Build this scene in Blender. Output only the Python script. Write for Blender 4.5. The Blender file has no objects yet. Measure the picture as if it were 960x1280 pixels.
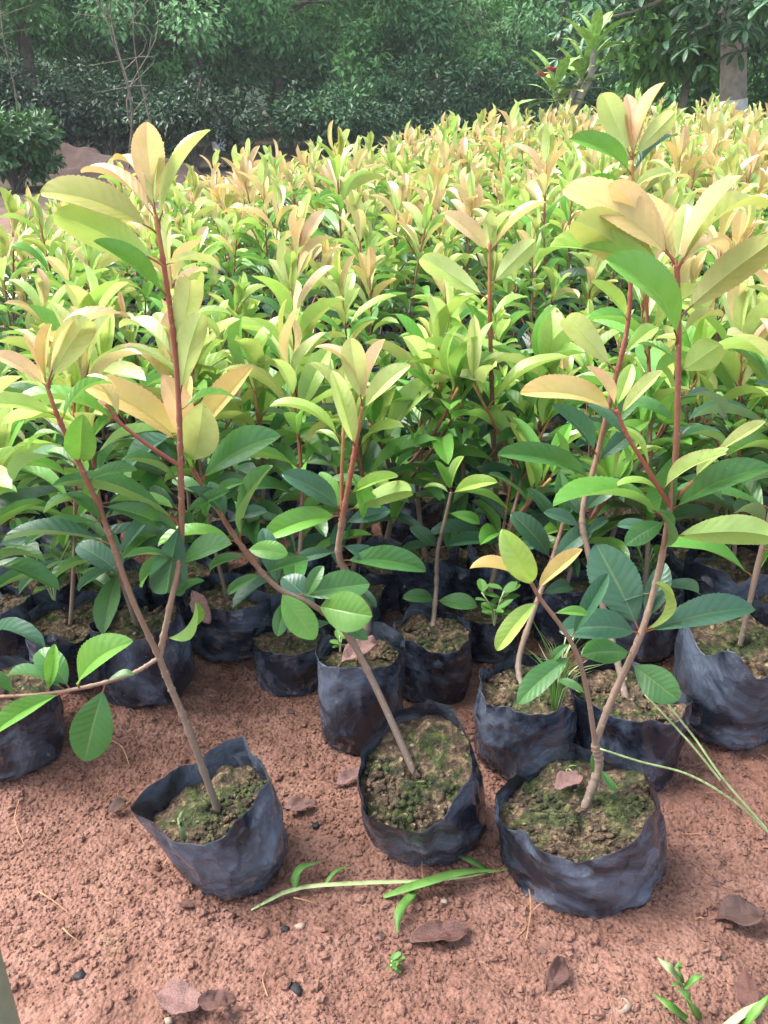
import bpy, math, random
import numpy as np
from mathutils import Vector, Matrix

sc = bpy.context.scene
R_ = math.radians
# ------------------------------------------------------------------ camera
CAM_H, FPX, PITCH = 0.85, 1104.0, math.atan(535 / 1104.0)
cam_d = bpy.data.cameras.new('camera')
cam_d.sensor_width = 36.0
cam_d.lens = FPX / 1280 * 36.0
cam_d.clip_start, cam_d.clip_end = 0.02, 500
cam = bpy.data.objects.new('camera', cam_d)
cam.location = (0, 0, CAM_H)
cam.rotation_euler = (math.pi / 2 - PITCH, 0, 0)
sc.collection.objects.link(cam)
sc.camera = cam
# ------------------------------------------------------------------ sky, sun, exposure
SUN_EL, SUN_AZ = R_(56), R_(-82)          # azimuth from +Y, clockwise positive: light comes from the left
world = bpy.data.worlds.new('World')
sc.world = world
world.use_nodes = True
wn = world.node_tree.nodes
bg = wn['Background']
sky = wn.new('ShaderNodeTexSky')
sky.sky_type = 'NISHITA'
sky.sun_disc = False
sky.sun_elevation = SUN_EL
sky.sun_rotation = SUN_AZ
sky.air_density = 1.0
sky.dust_density = 4.0
sky.ozone_density = 1.0
hsv = wn.new('ShaderNodeHueSaturation')
hsv.inputs['Saturation'].default_value = 0.62      # thin high overcast
world.node_tree.links.new(sky.outputs[0], hsv.inputs['Color'])
world.node_tree.links.new(hsv.outputs[0], bg.inputs[0])
bg.inputs[1].default_value = 0.15
sun_d = bpy.data.lights.new('sun', 'SUN')
sun_d.energy = 1.7
sun_d.angle = R_(34)
sun_d.color = (1.0, 0.965, 0.92)
sun = bpy.data.objects.new('sun', sun_d)
sv = Vector((math.sin(SUN_AZ) * math.cos(SUN_EL), math.cos(SUN_AZ) * math.cos(SUN_EL), math.sin(SUN_EL)))
sun.rotation_euler = (-sv).to_track_quat('-Z', 'Y').to_euler()
sun.location = sv * 30
sc.collection.objects.link(sun)
vs = sc.view_settings
vs.view_transform = 'Standard'
vs.look = 'None'
vs.gamma = 1.0
vs.exposure = 1.85
cy = sc.cycles
cy.max_bounces, cy.diffuse_bounces, cy.glossy_bounces = 6, 3, 2
cy.transmission_bounces, cy.volume_bounces, cy.transparent_max_bounces = 3, 1, 4
cy.caustics_reflective = cy.caustics_refractive = False
cy.use_denoising = True

rng = np.random.default_rng(7)
rnd = random.Random(11)

# ------------------------------------------------------------------ helpers
COL = bpy.data.collections.new('nursery')      # linked to the scene at the very end (fast)

def ray(px, py):
    r, u = (px - 480) / FPX, (640 - py) / FPX
    c, s = math.cos(PITCH), math.sin(PITCH)
    return Vector((r, c + s * u, -s + c * u))

def G(px, py, z=0.0):
    """the place on the ground plane (height z) that a sight line meets"""
    d = ray(px, py); t = (CAM_H - z) / -d.z
    return Vector((d.x * t, d.y * t, z))

def P(px, py, Y):
    """the place along a sight line at distance Y in front"""
    d = ray(px, py); t = Y / d.y
    return Vector((d.x * t, Y, CAM_H + d.z * t))

def mesh(name, verts, faces, mat=None, smooth=True, uv=None, attr=None):
    """faces: array (n,3)/(n,4), or a list of such arrays"""
    me = bpy.data.meshes.new(name)
    V = np.asarray(verts, np.float32)
    fl = faces if isinstance(faces, list) else [faces]
    fl = [np.asarray(f, np.int32) for f in fl if len(f)]
    loops = np.concatenate([f.ravel() for f in fl])
    sizes = np.concatenate([np.full(len(f), f.shape[1], np.int32) for f in fl])
    starts = np.concatenate([[0], np.cumsum(sizes)[:-1]]).astype(np.int32)
    me.vertices.add(len(V)); me.vertices.foreach_set('co', V.ravel())
    me.loops.add(len(loops)); me.loops.foreach_set('vertex_index', loops)
    me.polygons.add(len(sizes)); me.polygons.foreach_set('loop_start', starts)
    me.polygons.foreach_set('loop_total', sizes)
    if uv is not None:
        l = me.uv_layers.new(name='UVMap')
        l.data.foreach_set('uv', np.asarray(uv, np.float32)[loops].ravel())
    if attr is not None:
        for k, a in attr.items():
            a = np.asarray(a, np.float32)
            if a.ndim == 1:
                me.attributes.new(k, 'FLOAT', 'POINT').data.foreach_set('value', a)
            else:
                if a.shape[1] == 3: a = np.c_[a, np.ones(len(a), np.float32)]
                me.attributes.new(k, 'FLOAT_COLOR', 'POINT').data.foreach_set('color', a.ravel())
    me.update(calc_edges=True)
    me.polygons.foreach_set('use_smooth', np.full(len(sizes), smooth))
    if mat: me.materials.append(mat)
    return me

def obj(name, me, parent=None, loc=None, mat4=None):
    o = bpy.data.objects.new(name, me)
    COL.objects.link(o)
    if parent is not None: o.parent = parent
    if mat4 is not None: o.matrix_basis = mat4
    elif loc is not None: o.location = loc
    return o

def tag(o, label=None, cat=None, group=None, kind=None):
    if label: o['label'] = label
    if cat: o['category'] = cat
    if group: o['group'] = group
    if kind: o['kind'] = kind
    return o

def merge(parts):
    """[(V, F), ...] -> V, list of F"""
    vs_, fs_, n = [], {}, 0
    for V, F in parts:
        V = np.asarray(V, float)
        for f in (F if isinstance(F, list) else [F]):
            f = np.asarray(f, int)
            if len(f): fs_.setdefault(f.shape[1], []).append(f + n)
        vs_.append(V); n += len(V)
    return np.concatenate(vs_), [np.concatenate(v) for v in fs_.values()]

def tube(pts, rad, seg=7, cap=True):
    pts = np.asarray([tuple(p) for p in pts], float)
    rad = np.broadcast_to(np.asarray(rad, float), (len(pts),))
    T = np.gradient(pts, axis=0); T /= np.linalg.norm(T, axis=1, keepdims=True) + 1e-9
    ref = np.array([0.31, 0.95, 0.1]) if abs(T[0, 2]) > 0.6 else np.array([0.05, 0.1, 1.0])
    A = np.cross(T, ref); A /= np.linalg.norm(A, axis=1, keepdims=True) + 1e-9
    B = np.cross(T, A)
    th = np.arange(seg) * 2 * np.pi / seg
    V = (pts[:, None] + rad[:, None, None] * (np.cos(th)[None, :, None] * A[:, None] + np.sin(th)[None, :, None] * B[:, None])).reshape(-1, 3)
    i = np.arange(len(pts) - 1)[:, None] * seg; j = np.arange(seg)[None]; k = (j + 1) % seg
    F = np.stack([i + j, i + k, i + seg + k, i + seg + j], -1).reshape(-1, 4)
    out = [F]
    if cap:
        n = len(V); V = np.vstack([V, pts[-1]])
        l = (len(pts) - 1) * seg
        jj = np.arange(seg)
        out.append(np.stack([l + jj, l + (jj + 1) % seg, np.full(seg, n)], -1))
    return V, out

def spline(pts, n):
    """Catmull-Rom through pts (k,d), n samples"""
    p = np.asarray([tuple(q) for q in pts], float)
    if len(p) == 2: return p[0] + (p[1] - p[0]) * np.linspace(0, 1, n)[:, None]
    q = np.vstack([2 * p[0] - p[1], p, 2 * p[-1] - p[-2]])
    s = np.linspace(0, len(p) - 1, n); i = np.minimum(s.astype(int), len(p) - 2); t = (s - i)[:, None]
    a, b, c, d = q[i], q[i + 1], q[i + 2], q[i + 3]
    return 0.5 * (2 * b + (c - a) * t + (2 * a - 5 * b + 4 * c - d) * t ** 2 + (3 * b - a - 3 * c + d) * t ** 3)

def _h(ix, iy, iz, seed):
    n = (ix.astype(np.int64) * 374761393 + iy.astype(np.int64) * 668265263 + iz.astype(np.int64) * 2147483647 + seed * 974634541) & 0xffffffff
    n = ((n ^ (n >> 13)) * 1274126177) & 0xffffffff
    n = ((n ^ (n >> 15)) * 2246822519) & 0xffffffff
    return ((n ^ (n >> 16)) & 0xffffff) / float(0xffffff)

def vnoise(x, y, z=0.0, seed=0):
    x, y, z = np.broadcast_arrays(np.asarray(x, float), np.asarray(y, float), np.asarray(z, float))
    xi, yi, zi = np.floor(x), np.floor(y), np.floor(z)
    fx, fy, fz = x - xi, y - yi, z - zi
    fx, fy, fz = [f * f * (3 - 2 * f) for f in (fx, fy, fz)]
    out = 0
    for a in (0, 1):
        for b in (0, 1):
            for c in (0, 1):
                w = (fx if a else 1 - fx) * (fy if b else 1 - fy) * (fz if c else 1 - fz)
                out = out + w * _h(xi + a, yi + b, zi + c, seed)
    return out * 2 - 1

def fbm(x, y, z=0.0, seed=0, oct=4):
    o, a, f = 0, 1.0, 1.0
    for i in range(oct):
        o = o + a * vnoise(np.asarray(x) * f, np.asarray(y) * f, np.asarray(z) * f, seed + i); a *= 0.5; f *= 2.03
    return o

# ------------------------------------------------------------------ materials
def new_mat(name):
    m = bpy.data.materials.new(name); m.use_nodes = True
    nt = m.node_tree
    return m, nt, nt.nodes['Principled BSDF'], nt.nodes['Material Output']

class N:
    """tiny node-graph helper"""
    def __init__(s, nt): s.nt = nt
    def new(s, t, **k):
        n = s.nt.nodes.new(t)
        for a, b in k.items(): setattr(n, a, b)
        return n
    def link(s, a, b): s.nt.links.new(a, b)
    def val(s, inp, v):
        if hasattr(v, 'is_linked') or isinstance(v, bpy.types.NodeSocket): s.link(v, inp)
        elif isinstance(v, (tuple, list)) and len(v) == 3 and inp.type == 'RGBA': inp.default_value = (*v, 1)
        else: inp.default_value = v
    def math(s, op, a, b=0.0, c=0.0, clamp=False):
        n = s.new('ShaderNodeMath', operation=op, use_clamp=clamp)
        s.val(n.inputs[0], a); s.val(n.inputs[1], b)
        if op in ('MULTIPLY_ADD', 'SMOOTH_MIN', 'WRAP'): s.val(n.inputs[2], c)
        return n.outputs[0]
    def mix(s, f, a, b, blend='MIX'):
        n = s.new('ShaderNodeMix', data_type='RGBA', blend_type=blend)
        s.val(n.inputs[0], f); s.val(n.inputs[6], a); s.val(n.inputs[7], b)
        return n.outputs[2]
    def noise(s, vec, scale, detail=3.0, rough=0.55, dist=0.0):
        n = s.new('ShaderNodeTexNoise')
        if vec is not None: s.link(vec, n.inputs['Vector'])
        n.inputs['Scale'].default_value = scale; n.inputs['Detail'].default_value = detail
        n.inputs['Roughness'].default_value = rough; n.inputs['Distortion'].default_value = dist
        return n.outputs['Fac']
    def ramp(s, f, stops):
        n = s.new('ShaderNodeValToRGB'); s.link(f, n.inputs[0]); e = n.color_ramp.elements
        while len(e) < len(stops): e.new(0.5)
        for q, (p, c) in zip(e, stops): q.position = p; q.color = (*c, 1) if len(c) == 3 else c
        return n.outputs[0]
    def step(s, f, a, b):
        n = s.new('ShaderNodeMapRange', interpolation_type='SMOOTHSTEP')
        s.val(n.inputs[0], f); n.inputs[1].default_value = a; n.inputs[2].default_value = b
        return n.outputs[0]
    def bump(s, h, strength, dist=0.01, normal=None):
        n = s.new('ShaderNodeBump'); n.inputs['Strength'].default_value = strength; n.inputs['Distance'].default_value = dist
        s.link(h, n.inputs['Height'])
        if normal is not None: s.link(normal, n.inputs['Normal'])
        return n.outputs[0]
    def coord(s, k='Object'): return s.new('ShaderNodeTexCoord').outputs[k]
    def pos(s): return s.new('ShaderNodeNewGeometry').outputs['Position']

def leaf_material(name, source):
    """source 'object': colour from the object's own colour; 'attr': from the vertex attribute col"""
    m, nt, bs, out = new_mat(name); n = N(nt)
    if source == 'object':
        oi = n.new('ShaderNodeObjectInfo'); C, rv = oi.outputs['Color'], oi.outputs['Random']
    else:
        at = n.new('ShaderNodeAttribute', attribute_name='col'); C, rv = at.outputs['Color'], None
    uvn = n.new('ShaderNodeUVMap', uv_map='UVMap')
    sp = n.new('ShaderNodeSeparateXYZ'); n.link(uvn.outputs[0], sp.inputs[0])
    u, v = sp.outputs[0], n.math('ABSOLUTE', n.math('SUBTRACT', n.math('MULTIPLY', sp.outputs[1], 2.0), 1.0))
    vein = n.math('SINE', n.math('MULTIPLY', n.math('SUBTRACT', u, n.math('MULTIPLY', v, 0.17)), 62.0))
    veinm = n.step(vein, 0.75, 1.0)
    rib = n.math('SUBTRACT', 1.0, n.step(v, 0.02, 0.085))
    oc = n.coord('Object')
    if rv is not None:
        cb = n.new('ShaderNodeCombineXYZ'); [n.link(n.math('MULTIPLY', rv, k_), cb.inputs[i_]) for i_, k_ in enumerate((37.0, 53.0, 71.0))]
        ad = n.new('ShaderNodeVectorMath', operation='ADD'); n.link(oc, ad.inputs[0]); n.link(cb.outputs[0], ad.inputs[1]); oc = ad.outputs[0]
    blot = n.noise(oc, 5.0, 4, 0.6)
    fine = n.noise(oc, 60.0, 2, 0.6)
    c = n.mix(n.math('MULTIPLY', n.step(blot, 0.35, 0.72), 0.55), C, n.mix(1.0, C, (0.66, 0.80, 0.55), 'MULTIPLY'))
    c = n.mix(n.math('MULTIPLY', n.step(fine, 0.45, 0.8), 0.16), c, n.mix(1.0, C, (1.25, 1.2, 1.1), 'MULTIPLY'))
    cs = n.new('ShaderNodeSeparateColor'); n.link(C, cs.inputs[0])
    peach = n.step(n.math('SUBTRACT', cs.outputs[0], cs.outputs[1]), 0.0, 0.14)
    young = n.step(cs.outputs[0], 0.25, 0.42)
    inner = n.math('MULTIPLY', n.math('SUBTRACT', 1.0, n.math('MULTIPLY', u, 0.75), clamp=True), n.math('SUBTRACT', 1.0, n.math('MULTIPLY', v, 0.55)))
    c = n.mix(n.math('MULTIPLY', n.math('MULTIPLY', inner, peach), 0.5), c, (0.50, 0.58, 0.28))
    rim_ = n.math('MULTIPLY', n.math('MULTIPLY', n.math('POWER', v, 4.0), n.step(blot, 0.3, 0.7)), n.math('MULTIPLY', young, 0.5))
    c = n.mix(rim_, c, (0.60, 0.36, 0.20))
    pale = n.mix(0.35, C, (0.42, 0.50, 0.22))
    c = n.mix(n.math('MULTIPLY', veinm, 0.09), c, pale)
    c = n.mix(n.math('MULTIPLY', rib, 0.55), c, pale)
    spot = n.math('MULTIPLY', n.step(n.noise(oc, 26.0, 2, 0.5), 0.70, 0.73), n.step(n.noise(oc, 3.0, 2, 0.5), 0.5, 0.6))
    c = n.mix(n.math('MULTIPLY', spot, 0.6), c, (0.16, 0.09, 0.04))
    c = n.mix(n.math('MULTIPLY', n.step(n.noise(oc, 40.0, 2, 0.5), 0.72, 0.76), 0.5), c, n.mix(0.5, C, (0.6, 0.62, 0.4)))
    # underside is paler and matt
    gb = n.new('ShaderNodeNewGeometry').outputs['Backfacing']
    under = n.mix(0.20, c, (0.40, 0.48, 0.22))
    c = n.mix(gb, c, under)
    # stalk
    stalk = n.math('LESS_THAN', u, -0.01)
    c = n.mix(stalk, c, (0.34, 0.13, 0.06))
    n.link(c, bs.inputs['Base Color'])
    n.link(n.math('ADD', n.math('MULTIPLY_ADD', fine, 0.24, 0.20), n.math('MULTIPLY', gb, 0.25)), bs.inputs['Roughness'])
    bs.inputs['Specular IOR Level'].default_value = 0.6
    hgt = n.math('ADD', n.math('MULTIPLY', vein, -0.25), n.math('ADD', n.math('MULTIPLY', rib, -1.0), n.math('MULTIPLY', fine, 0.5)))
    n.link(n.bump(hgt, 0.14, 0.004), bs.inputs['Normal'])
    tr = n.new('ShaderNodeBsdfTranslucent')
    n.link(n.mix(1.0, c, (1.12, 1.15, 0.85), 'MULTIPLY'), tr.inputs['Color'])
    mx = n.new('ShaderNodeMixShader'); mx.inputs[0].default_value = 0.36
    n.link(bs.outputs[0], mx.inputs[1]); n.link(tr.outputs[0], mx.inputs[2]); n.link(mx.outputs[0], out.inputs[0])
    return m

M_LEAF = leaf_material('sapling_leaf', 'object')
M_LEAFS = leaf_material('sapling_leaf_far', 'attr')

def foliage_material(name, tint):
    m, nt, bs, out = new_mat(name); n = N(nt)
    at = n.new('ShaderNodeAttribute', attribute_name='col')
    c = n.mix(1.0, at.outputs['Color'], tint, 'MULTIPLY')
    n.link(c, bs.inputs['Base Color']); bs.inputs['Roughness'].default_value = 0.45
    tr = n.new('ShaderNodeBsdfTranslucent'); n.link(n.mix(1.0, c, (1.1, 1.1, 0.6), 'MULTIPLY'), tr.inputs['Color'])
    mx = n.new('ShaderNodeMixShader'); mx.inputs[0].default_value = 0.18
    n.link(bs.outputs[0], mx.inputs[1]); n.link(tr.outputs[0], mx.inputs[2]); n.link(mx.outputs[0], out.inputs[0])
    return m
M_FOL = foliage_material('tree_foliage', (1, 1, 1))

def stem_material():
    m, nt, bs, out = new_mat('sapling_stem'); n = N(nt)
    a = n.new('ShaderNodeAttribute', attribute_name='age').outputs['Fac']
    oc = n.coord()
    ns = n.noise(oc, 55, 4, 0.65)
    c = n.ramp(n.math('ADD', a, n.math('MULTIPLY_ADD', ns, 0.24, -0.12)), [(0.0, (0.17, 0.125, 0.095)), (0.38, (0.26, 0.18, 0.13)), (0.55, (0.22, 0.10, 0.06)),
                    (0.8, (0.27, 0.075, 0.05)), (1.0, (0.40, 0.27, 0.08))])
    sp = n.step(n.noise(oc, 240, 2, 0.5), 0.62, 0.7)
    c = n.mix(n.math('MULTIPLY', sp, 0.4), c, (0.5, 0.42, 0.33))
    n.link(c, bs.inputs['Base Color']); bs.inputs['Roughness'].default_value = 0.6
    n.link(n.bump(ns, 0.5, 0.002), bs.inputs['Normal'])
    return m
M_STEM = stem_material()

def bag_material():
    m, nt, bs, out = new_mat('black_polythene'); n = N(nt)
    oc = n.coord(); oi = n.new('ShaderNodeObjectInfo')
    off = n.new('ShaderNodeVectorMath', operation='ADD'); n.link(oc, off.inputs[0])
    cb = n.new('ShaderNodeCombineXYZ')
    for i in range(3): n.link(n.math('MULTIPLY', oi.outputs['Random'], 3.0 + 2 * i), cb.inputs[i])
    n.link(cb.outputs[0], off.inputs[1]); vec = off.outputs[0]
    mp = n.new('ShaderNodeMapping'); mp.inputs['Scale'].default_value = (1, 1, 1.3); n.link(vec, mp.inputs[0])
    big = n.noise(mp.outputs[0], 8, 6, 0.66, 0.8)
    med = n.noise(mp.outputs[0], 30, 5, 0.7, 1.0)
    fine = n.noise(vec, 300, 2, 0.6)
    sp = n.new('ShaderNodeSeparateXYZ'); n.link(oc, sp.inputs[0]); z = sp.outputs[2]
    dust_sheen = n.math('MULTIPLY', n.step(big, 0.42, 0.64), n.math('MULTIPLY_ADD', med, 0.6, 0.4))
    c = n.mix(n.math('MULTIPLY', dust_sheen, 0.75), (0.009, 0.012, 0.021), (0.16, 0.20, 0.27))  # blue-grey dust, plus the film's sky-reflection sheen painted into the colour
    low = n.math('SUBTRACT', 1.0, n.step(z, 0.01, 0.07))
    mud = n.math('MULTIPLY', low, n.step(n.noise(mp.outputs[0], 22, 5, 0.7, 0.8), 0.56, 0.68))
    mud = n.math('ADD', mud, n.math('MULTIPLY', n.step(fine, 0.74, 0.80), 0.3), clamp=True)
    c = n.mix(n.math('MULTIPLY', mud, 0.7), c, (0.33, 0.19, 0.13))
    n.link(c, bs.inputs['Base Color'])
    r = n.math('MULTIPLY_ADD', med, 0.12, 0.14)
    r = n.math('ADD', r, n.math('MULTIPLY', mud, 0.45)); r = n.math('ADD', r, n.math('MULTIPLY', dust_sheen, 0.12))
    n.link(r, bs.inputs['Roughness'])
    mp2 = n.new('ShaderNodeMapping'); mp2.inputs['Scale'].default_value = (1, 1, 0.75); n.link(vec, mp2.inputs[0])
    wr = n.noise(mp2.outputs[0], 13, 4, 0.55, 1.4)
    ridge = n.math('ABSOLUTE', n.math('SUBTRACT', wr, 0.5))
    vd = n.new('ShaderNodeVectorMath', operation='MULTIPLY_ADD'); nz3 = n.new('ShaderNodeTexNoise'); nz3.inputs['Scale'].default_value = 16; n.link(vec, nz3.inputs['Vector'])
    n.link(nz3.outputs['Color'], vd.inputs[0]); vd.inputs[1].default_value = (.06, .06, .06); n.link(vec, vd.inputs[2])
    vo = n.new('ShaderNodeTexVoronoi'); vo.inputs['Scale'].default_value = 34; n.link(vd.outputs[0], vo.inputs['Vector'])
    r2 = n.math('ABSOLUTE', n.math('SUBTRACT', n.noise(mp2.outputs[0], 34, 2, 0.5, 0.8), 0.5))
    r3 = n.math('ABSOLUTE', n.math('SUBTRACT', n.noise(vec, 22, 1, 0.5, 0.3), 0.5))
    h = n.math('ADD', n.math('MULTIPLY', r3, -1.6), n.math('MULTIPLY', r2, -0.8)); h = n.math('ADD', h, n.math('MULTIPLY', vo.outputs['Distance'], 0.18))
    h = n.math('ADD', h, n.math('MULTIPLY', n.noise(mp2.outputs[0], 70, 3, 0.6, 1.2), 0.10))
    n.link(n.bump(h, 0.5, 0.010), bs.inputs['Normal'])
    bs.inputs['Specular IOR Level'].default_value = 0.55
    return m
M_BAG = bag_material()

def soil_material():
    """potting soil with moss"""
    m, nt, bs, out = new_mat('mossy_potting_soil'); n = N(nt)
    oc = n.coord(); oi = n.new('ShaderNodeObjectInfo')
    off = n.new('ShaderNodeVectorMath', operation='ADD'); n.link(oc, off.inputs[0])
    cb = n.new('ShaderNodeCombineXYZ')
    for i in range(3): n.link(n.math('MULTIPLY', oi.outputs['Random'], 5.0 + 3 * i), cb.inputs[i])
    n.link(cb.outputs[0], off.inputs[1]); vec = off.outputs[0]
    big = n.noise(vec, 26, 4, 0.65, 0.4); gr = n.noise(vec, 110, 4, 0.7)
    vo = n.new('ShaderNodeTexVoronoi'); vo.inputs['Scale'].default_value = 105; n.link(vec, vo.inputs['Vector'])
    earth = n.ramp(gr, [(0.32, (0.018, 0.012, 0.009)), (0.5, (0.090, 0.058, 0.034)), (0.70, (0.32, 0.23, 0.13))])
    moss = n.ramp(gr, [(0.32, (0.008, 0.011, 0.004)), (0.5, (0.036, 0.048, 0.012)), (0.72, (0.14, 0.165, 0.045))])
    c = n.mix(n.step(big, 0.46, 0.58), earth, moss)
    grit = n.math('MULTIPLY', n.math('SUBTRACT', 1.0, n.step(vo.outputs['Distance'], 0.2, 0.42)), n.step(n.noise(vec, 70, 2, 0.5), 0.55, 0.68))
    c = n.mix(n.math('MULTIPLY', grit, 0.8), c, (0.46, 0.38, 0.22))
    n.link(c, bs.inputs['Base Color']); bs.inputs['Roughness'].default_value = 0.92
    n.link(n.bump(n.math('ADD', gr, n.math('MULTIPLY', grit, 0.5)), 0.9, 0.012), bs.inputs['Normal'])
    return m
M_SOIL = soil_material()

def ground_material(name, crumbs=False):
    m, nt, bs, out = new_mat(name); n = N(nt)
    p = n.pos()
    big = n.noise(p, 2.6, 4, 0.6, 0.3); med = n.noise(p, 17, 4, 0.65); fine = n.noise(p, 120, 4, 0.7)
    c = n.ramp(n.math('ADD', n.math('MULTIPLY', med, 0.55), n.math('MULTIPLY', fine, 0.45)),
               [(0.28, (0.080, 0.037, 0.027)), (0.46, (0.195, 0.100, 0.073)), (0.60, (0.275, 0.150, 0.113)), (0.78, (0.41, 0.255, 0.200))])
    damp = n.step(big, 0.46, 0.62)
    c = n.mix(n.math('MULTIPLY', damp, 0.45), c, n.mix(1.0, c, (0.62, 0.52, 0.48), 'MULTIPLY'))
    green = n.math('MULTIPLY', n.step(n.noise(p, 5.5, 3, 0.6), 0.62, 0.74), n.step(fine, 0.4, 0.6))
    c = n.mix(n.math('MULTIPLY', green, 0.30), c, (0.16, 0.15, 0.07))
    bits = n.step(n.noise(p, 75, 2, 0.4), 0.70, 0.74)
    c = n.mix(n.math('MULTIPLY', bits, 0.6), c, (0.06, 0.04, 0.035))
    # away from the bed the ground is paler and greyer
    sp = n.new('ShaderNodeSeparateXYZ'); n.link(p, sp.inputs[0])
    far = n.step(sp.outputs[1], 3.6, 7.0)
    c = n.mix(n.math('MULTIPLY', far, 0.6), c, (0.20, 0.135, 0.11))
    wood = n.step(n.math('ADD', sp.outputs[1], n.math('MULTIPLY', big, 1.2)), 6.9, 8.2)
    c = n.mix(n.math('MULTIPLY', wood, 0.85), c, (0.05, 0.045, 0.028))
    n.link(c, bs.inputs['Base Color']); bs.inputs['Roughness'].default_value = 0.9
    bs.inputs['Specular IOR Level'].default_value = 0.25
    vg = n.new('ShaderNodeTexVoronoi'); vg.inputs['Scale'].default_value = 190; n.link(p, vg.inputs['Vector'])
    h = n.math('ADD', n.math('MULTIPLY', fine, 0.7), n.math('MULTIPLY', n.noise(p, 48, 4, 0.6), 0.8))
    h = n.math('SUBTRACT', h, n.math('MULTIPLY', vg.outputs['Distance'], 0.6))
    n.link(n.bump(h, 0.85, 0.008), bs.inputs['Normal'])
    return m
M_GROUND = ground_material('red_soil')

def simple(name, base, rough=0.6, var=0.25, scale=30, bump=0.3, spec=0.4, second=None):
    m, nt, bs, out = new_mat(name); n = N(nt)
    oc = n.coord(); ns = n.noise(oc, scale, 4, 0.6, 0.4)
    b2 = second or tuple(x * (1 - var * 1.4) for x in base)
    c = n.mix(n.step(ns, 0.32, 0.68), base, b2)
    n.link(c, bs.inputs['Base Color']); bs.inputs['Roughness'].default_value = rough
    bs.inputs['Specular IOR Level'].default_value = spec
    n.link(n.bump(ns, bump, 0.004), bs.inputs['Normal'])
    return m
M_BARK = simple('grey_bark', (0.20, 0.165, 0.13), 0.85, 0.35, 12, 0.8)
M_PALEBARK = simple('pale_bark', (0.34, 0.30, 0.25), 0.8, 0.3, 9, 0.6)
M_WHITE = simple('whitewash', (0.72, 0.72, 0.68), 0.8, 0.2, 14, 0.4)
M_DEAD1 = simple('dry_brown_leaf', (0.16, 0.075, 0.055), 0.55, 0.4, 45, 0.5, second=(0.06, 0.028, 0.026))
M_DEAD2 = simple('dry_pinkish_leaf', (0.25, 0.145, 0.125), 0.6, 0.3, 40, 0.5, second=(0.12, 0.06, 0.055))
M_DEAD3 = simple('blackened_leaf', (0.05, 0.03, 0.026), 0.5, 0.4, 50, 0.5, second=(0.13, 0.07, 0.055))
M_TAN = simple('tan_dry_leaf', (0.42, 0.27, 0.16), 0.6, 0.3, 40, 0.4, second=(0.25, 0.14, 0.08))
M_GRASS = simple('grass_blade', (0.12, 0.27, 0.05), 0.5, 0.3, 40, 0.2)
M_GRASSP = simple('pale_grass_stalk', (0.42, 0.54, 0.24), 0.55, 0.25, 60, 0.3)
M_WEED = simple('weed_leaf', (0.10, 0.24, 0.045), 0.5, 0.3, 60, 0.2)
M_ROOT = simple('dry_root', (0.45, 0.24, 0.12), 0.7, 0.3, 60, 0.3)
M_STONE = simple('pale_pebble', (0.36, 0.27, 0.20), 0.75, 0.3, 60, 0.4)
M_CHAR = simple('charcoal', (0.02, 0.019, 0.022), 0.7, 0.4, 90, 0.8)
M_STAKE = simple('bamboo_skin', (0.24, 0.29, 0.19), 0.5, 0.25, 14, 0.2)
M_PATH = simple('pale_concrete', (0.66, 0.64, 0.60), 0.85, 0.15, 5, 0.3)
M_PINK = simple('pink_petal', (0.62, 0.04, 0.16), 0.5, 0.2, 20, 0.2)
M_BLADE = simple('rosette_tree_leaf', (0.34, 0.54, 0.15), 0.4, 0.3, 12, 0.25)
M_PALM = simple('palmate_leaf', (0.10, 0.22, 0.11), 0.38, 0.3, 12, 0.25)
M_BUD = simple('dark_bank_earth', (0.09, 0.055, 0.045), 0.95, 0.3, 8, 0.8)

# ------------------------------------------------------------------ ground
def terrain(x, y):
    x, y = np.asarray(x, float), np.asarray(y, float)
    near = np.clip(1 - (y - 2.2) / 2.5, 0.15, 1)
    return (0.016 * fbm(x * 1.7, y * 1.7, 0, 3, 2) + 0.007 * fbm(x * 6, y * 6, 0, 21, 2)) * near

def ground():
    def axis(a, b, st, far, g):
        core = list(np.arange(a, b, st)); s = st; hi = [core[-1]]; lo = [core[0]]
        while hi[-1] < far: s *= g; hi.append(hi[-1] + s)
        s = st
        while lo[-1] > -far: s *= g; lo.append(lo[-1] - s)
        return np.array(lo[:0:-1] + core + hi[1:])
    xs, ys = axis(-1.0, 1.0, 0.006, 90, 1.13), axis(0.36, 1.55, 0.006, 90, 1.12)
    ys = ys[ys > -40]
    X, Y = np.meshgrid(xs, ys)
    Z = GZ(X, Y)
    ny, nx = X.shape
    i = np.arange(ny - 1)[:, None] * nx + np.arange(nx - 1)[None]
    F = np.stack([i, i + 1, i + nx + 1, i + nx], -1).reshape(-1, 4)
    o = obj('ground', mesh('ground', np.stack([X, Y, Z], -1).reshape(-1, 3), F, M_GROUND))
    tag(o, 'bare crumbly red soil of the nursery', 'ground', kind='structure')

def GZ(X, Y):
    Z = terrain(X, Y)
    calm = 0.45 + 0.55 * np.clip(0.5 + 1.6 * fbm(X * 2.3, Y * 2.3, 0, 91, 2), 0, 1)      # trodden flat here, crumbly there
    w = calm * np.clip(1 - (np.hypot(np.maximum(np.abs(X) - 0.9, 0), np.maximum(Y - 1.5, 0))) / 0.8, 0, 1)
    clod = 1 - np.abs(fbm(X * 24, Y * 24, 0, 40, 3))
    Z = Z + w * (0.0075 * (clod - 0.6) + 0.0042 * fbm(X * 62, Y * 62, 0, 50, 3) + 0.0025 * vnoise(X * 130, Y * 140, 0, 60))
    return Z + np.where(Y > 8, 0.06 * fbm(X * 0.4, Y * 0.4, 0, 9, 3), 0)
ground()

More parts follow.
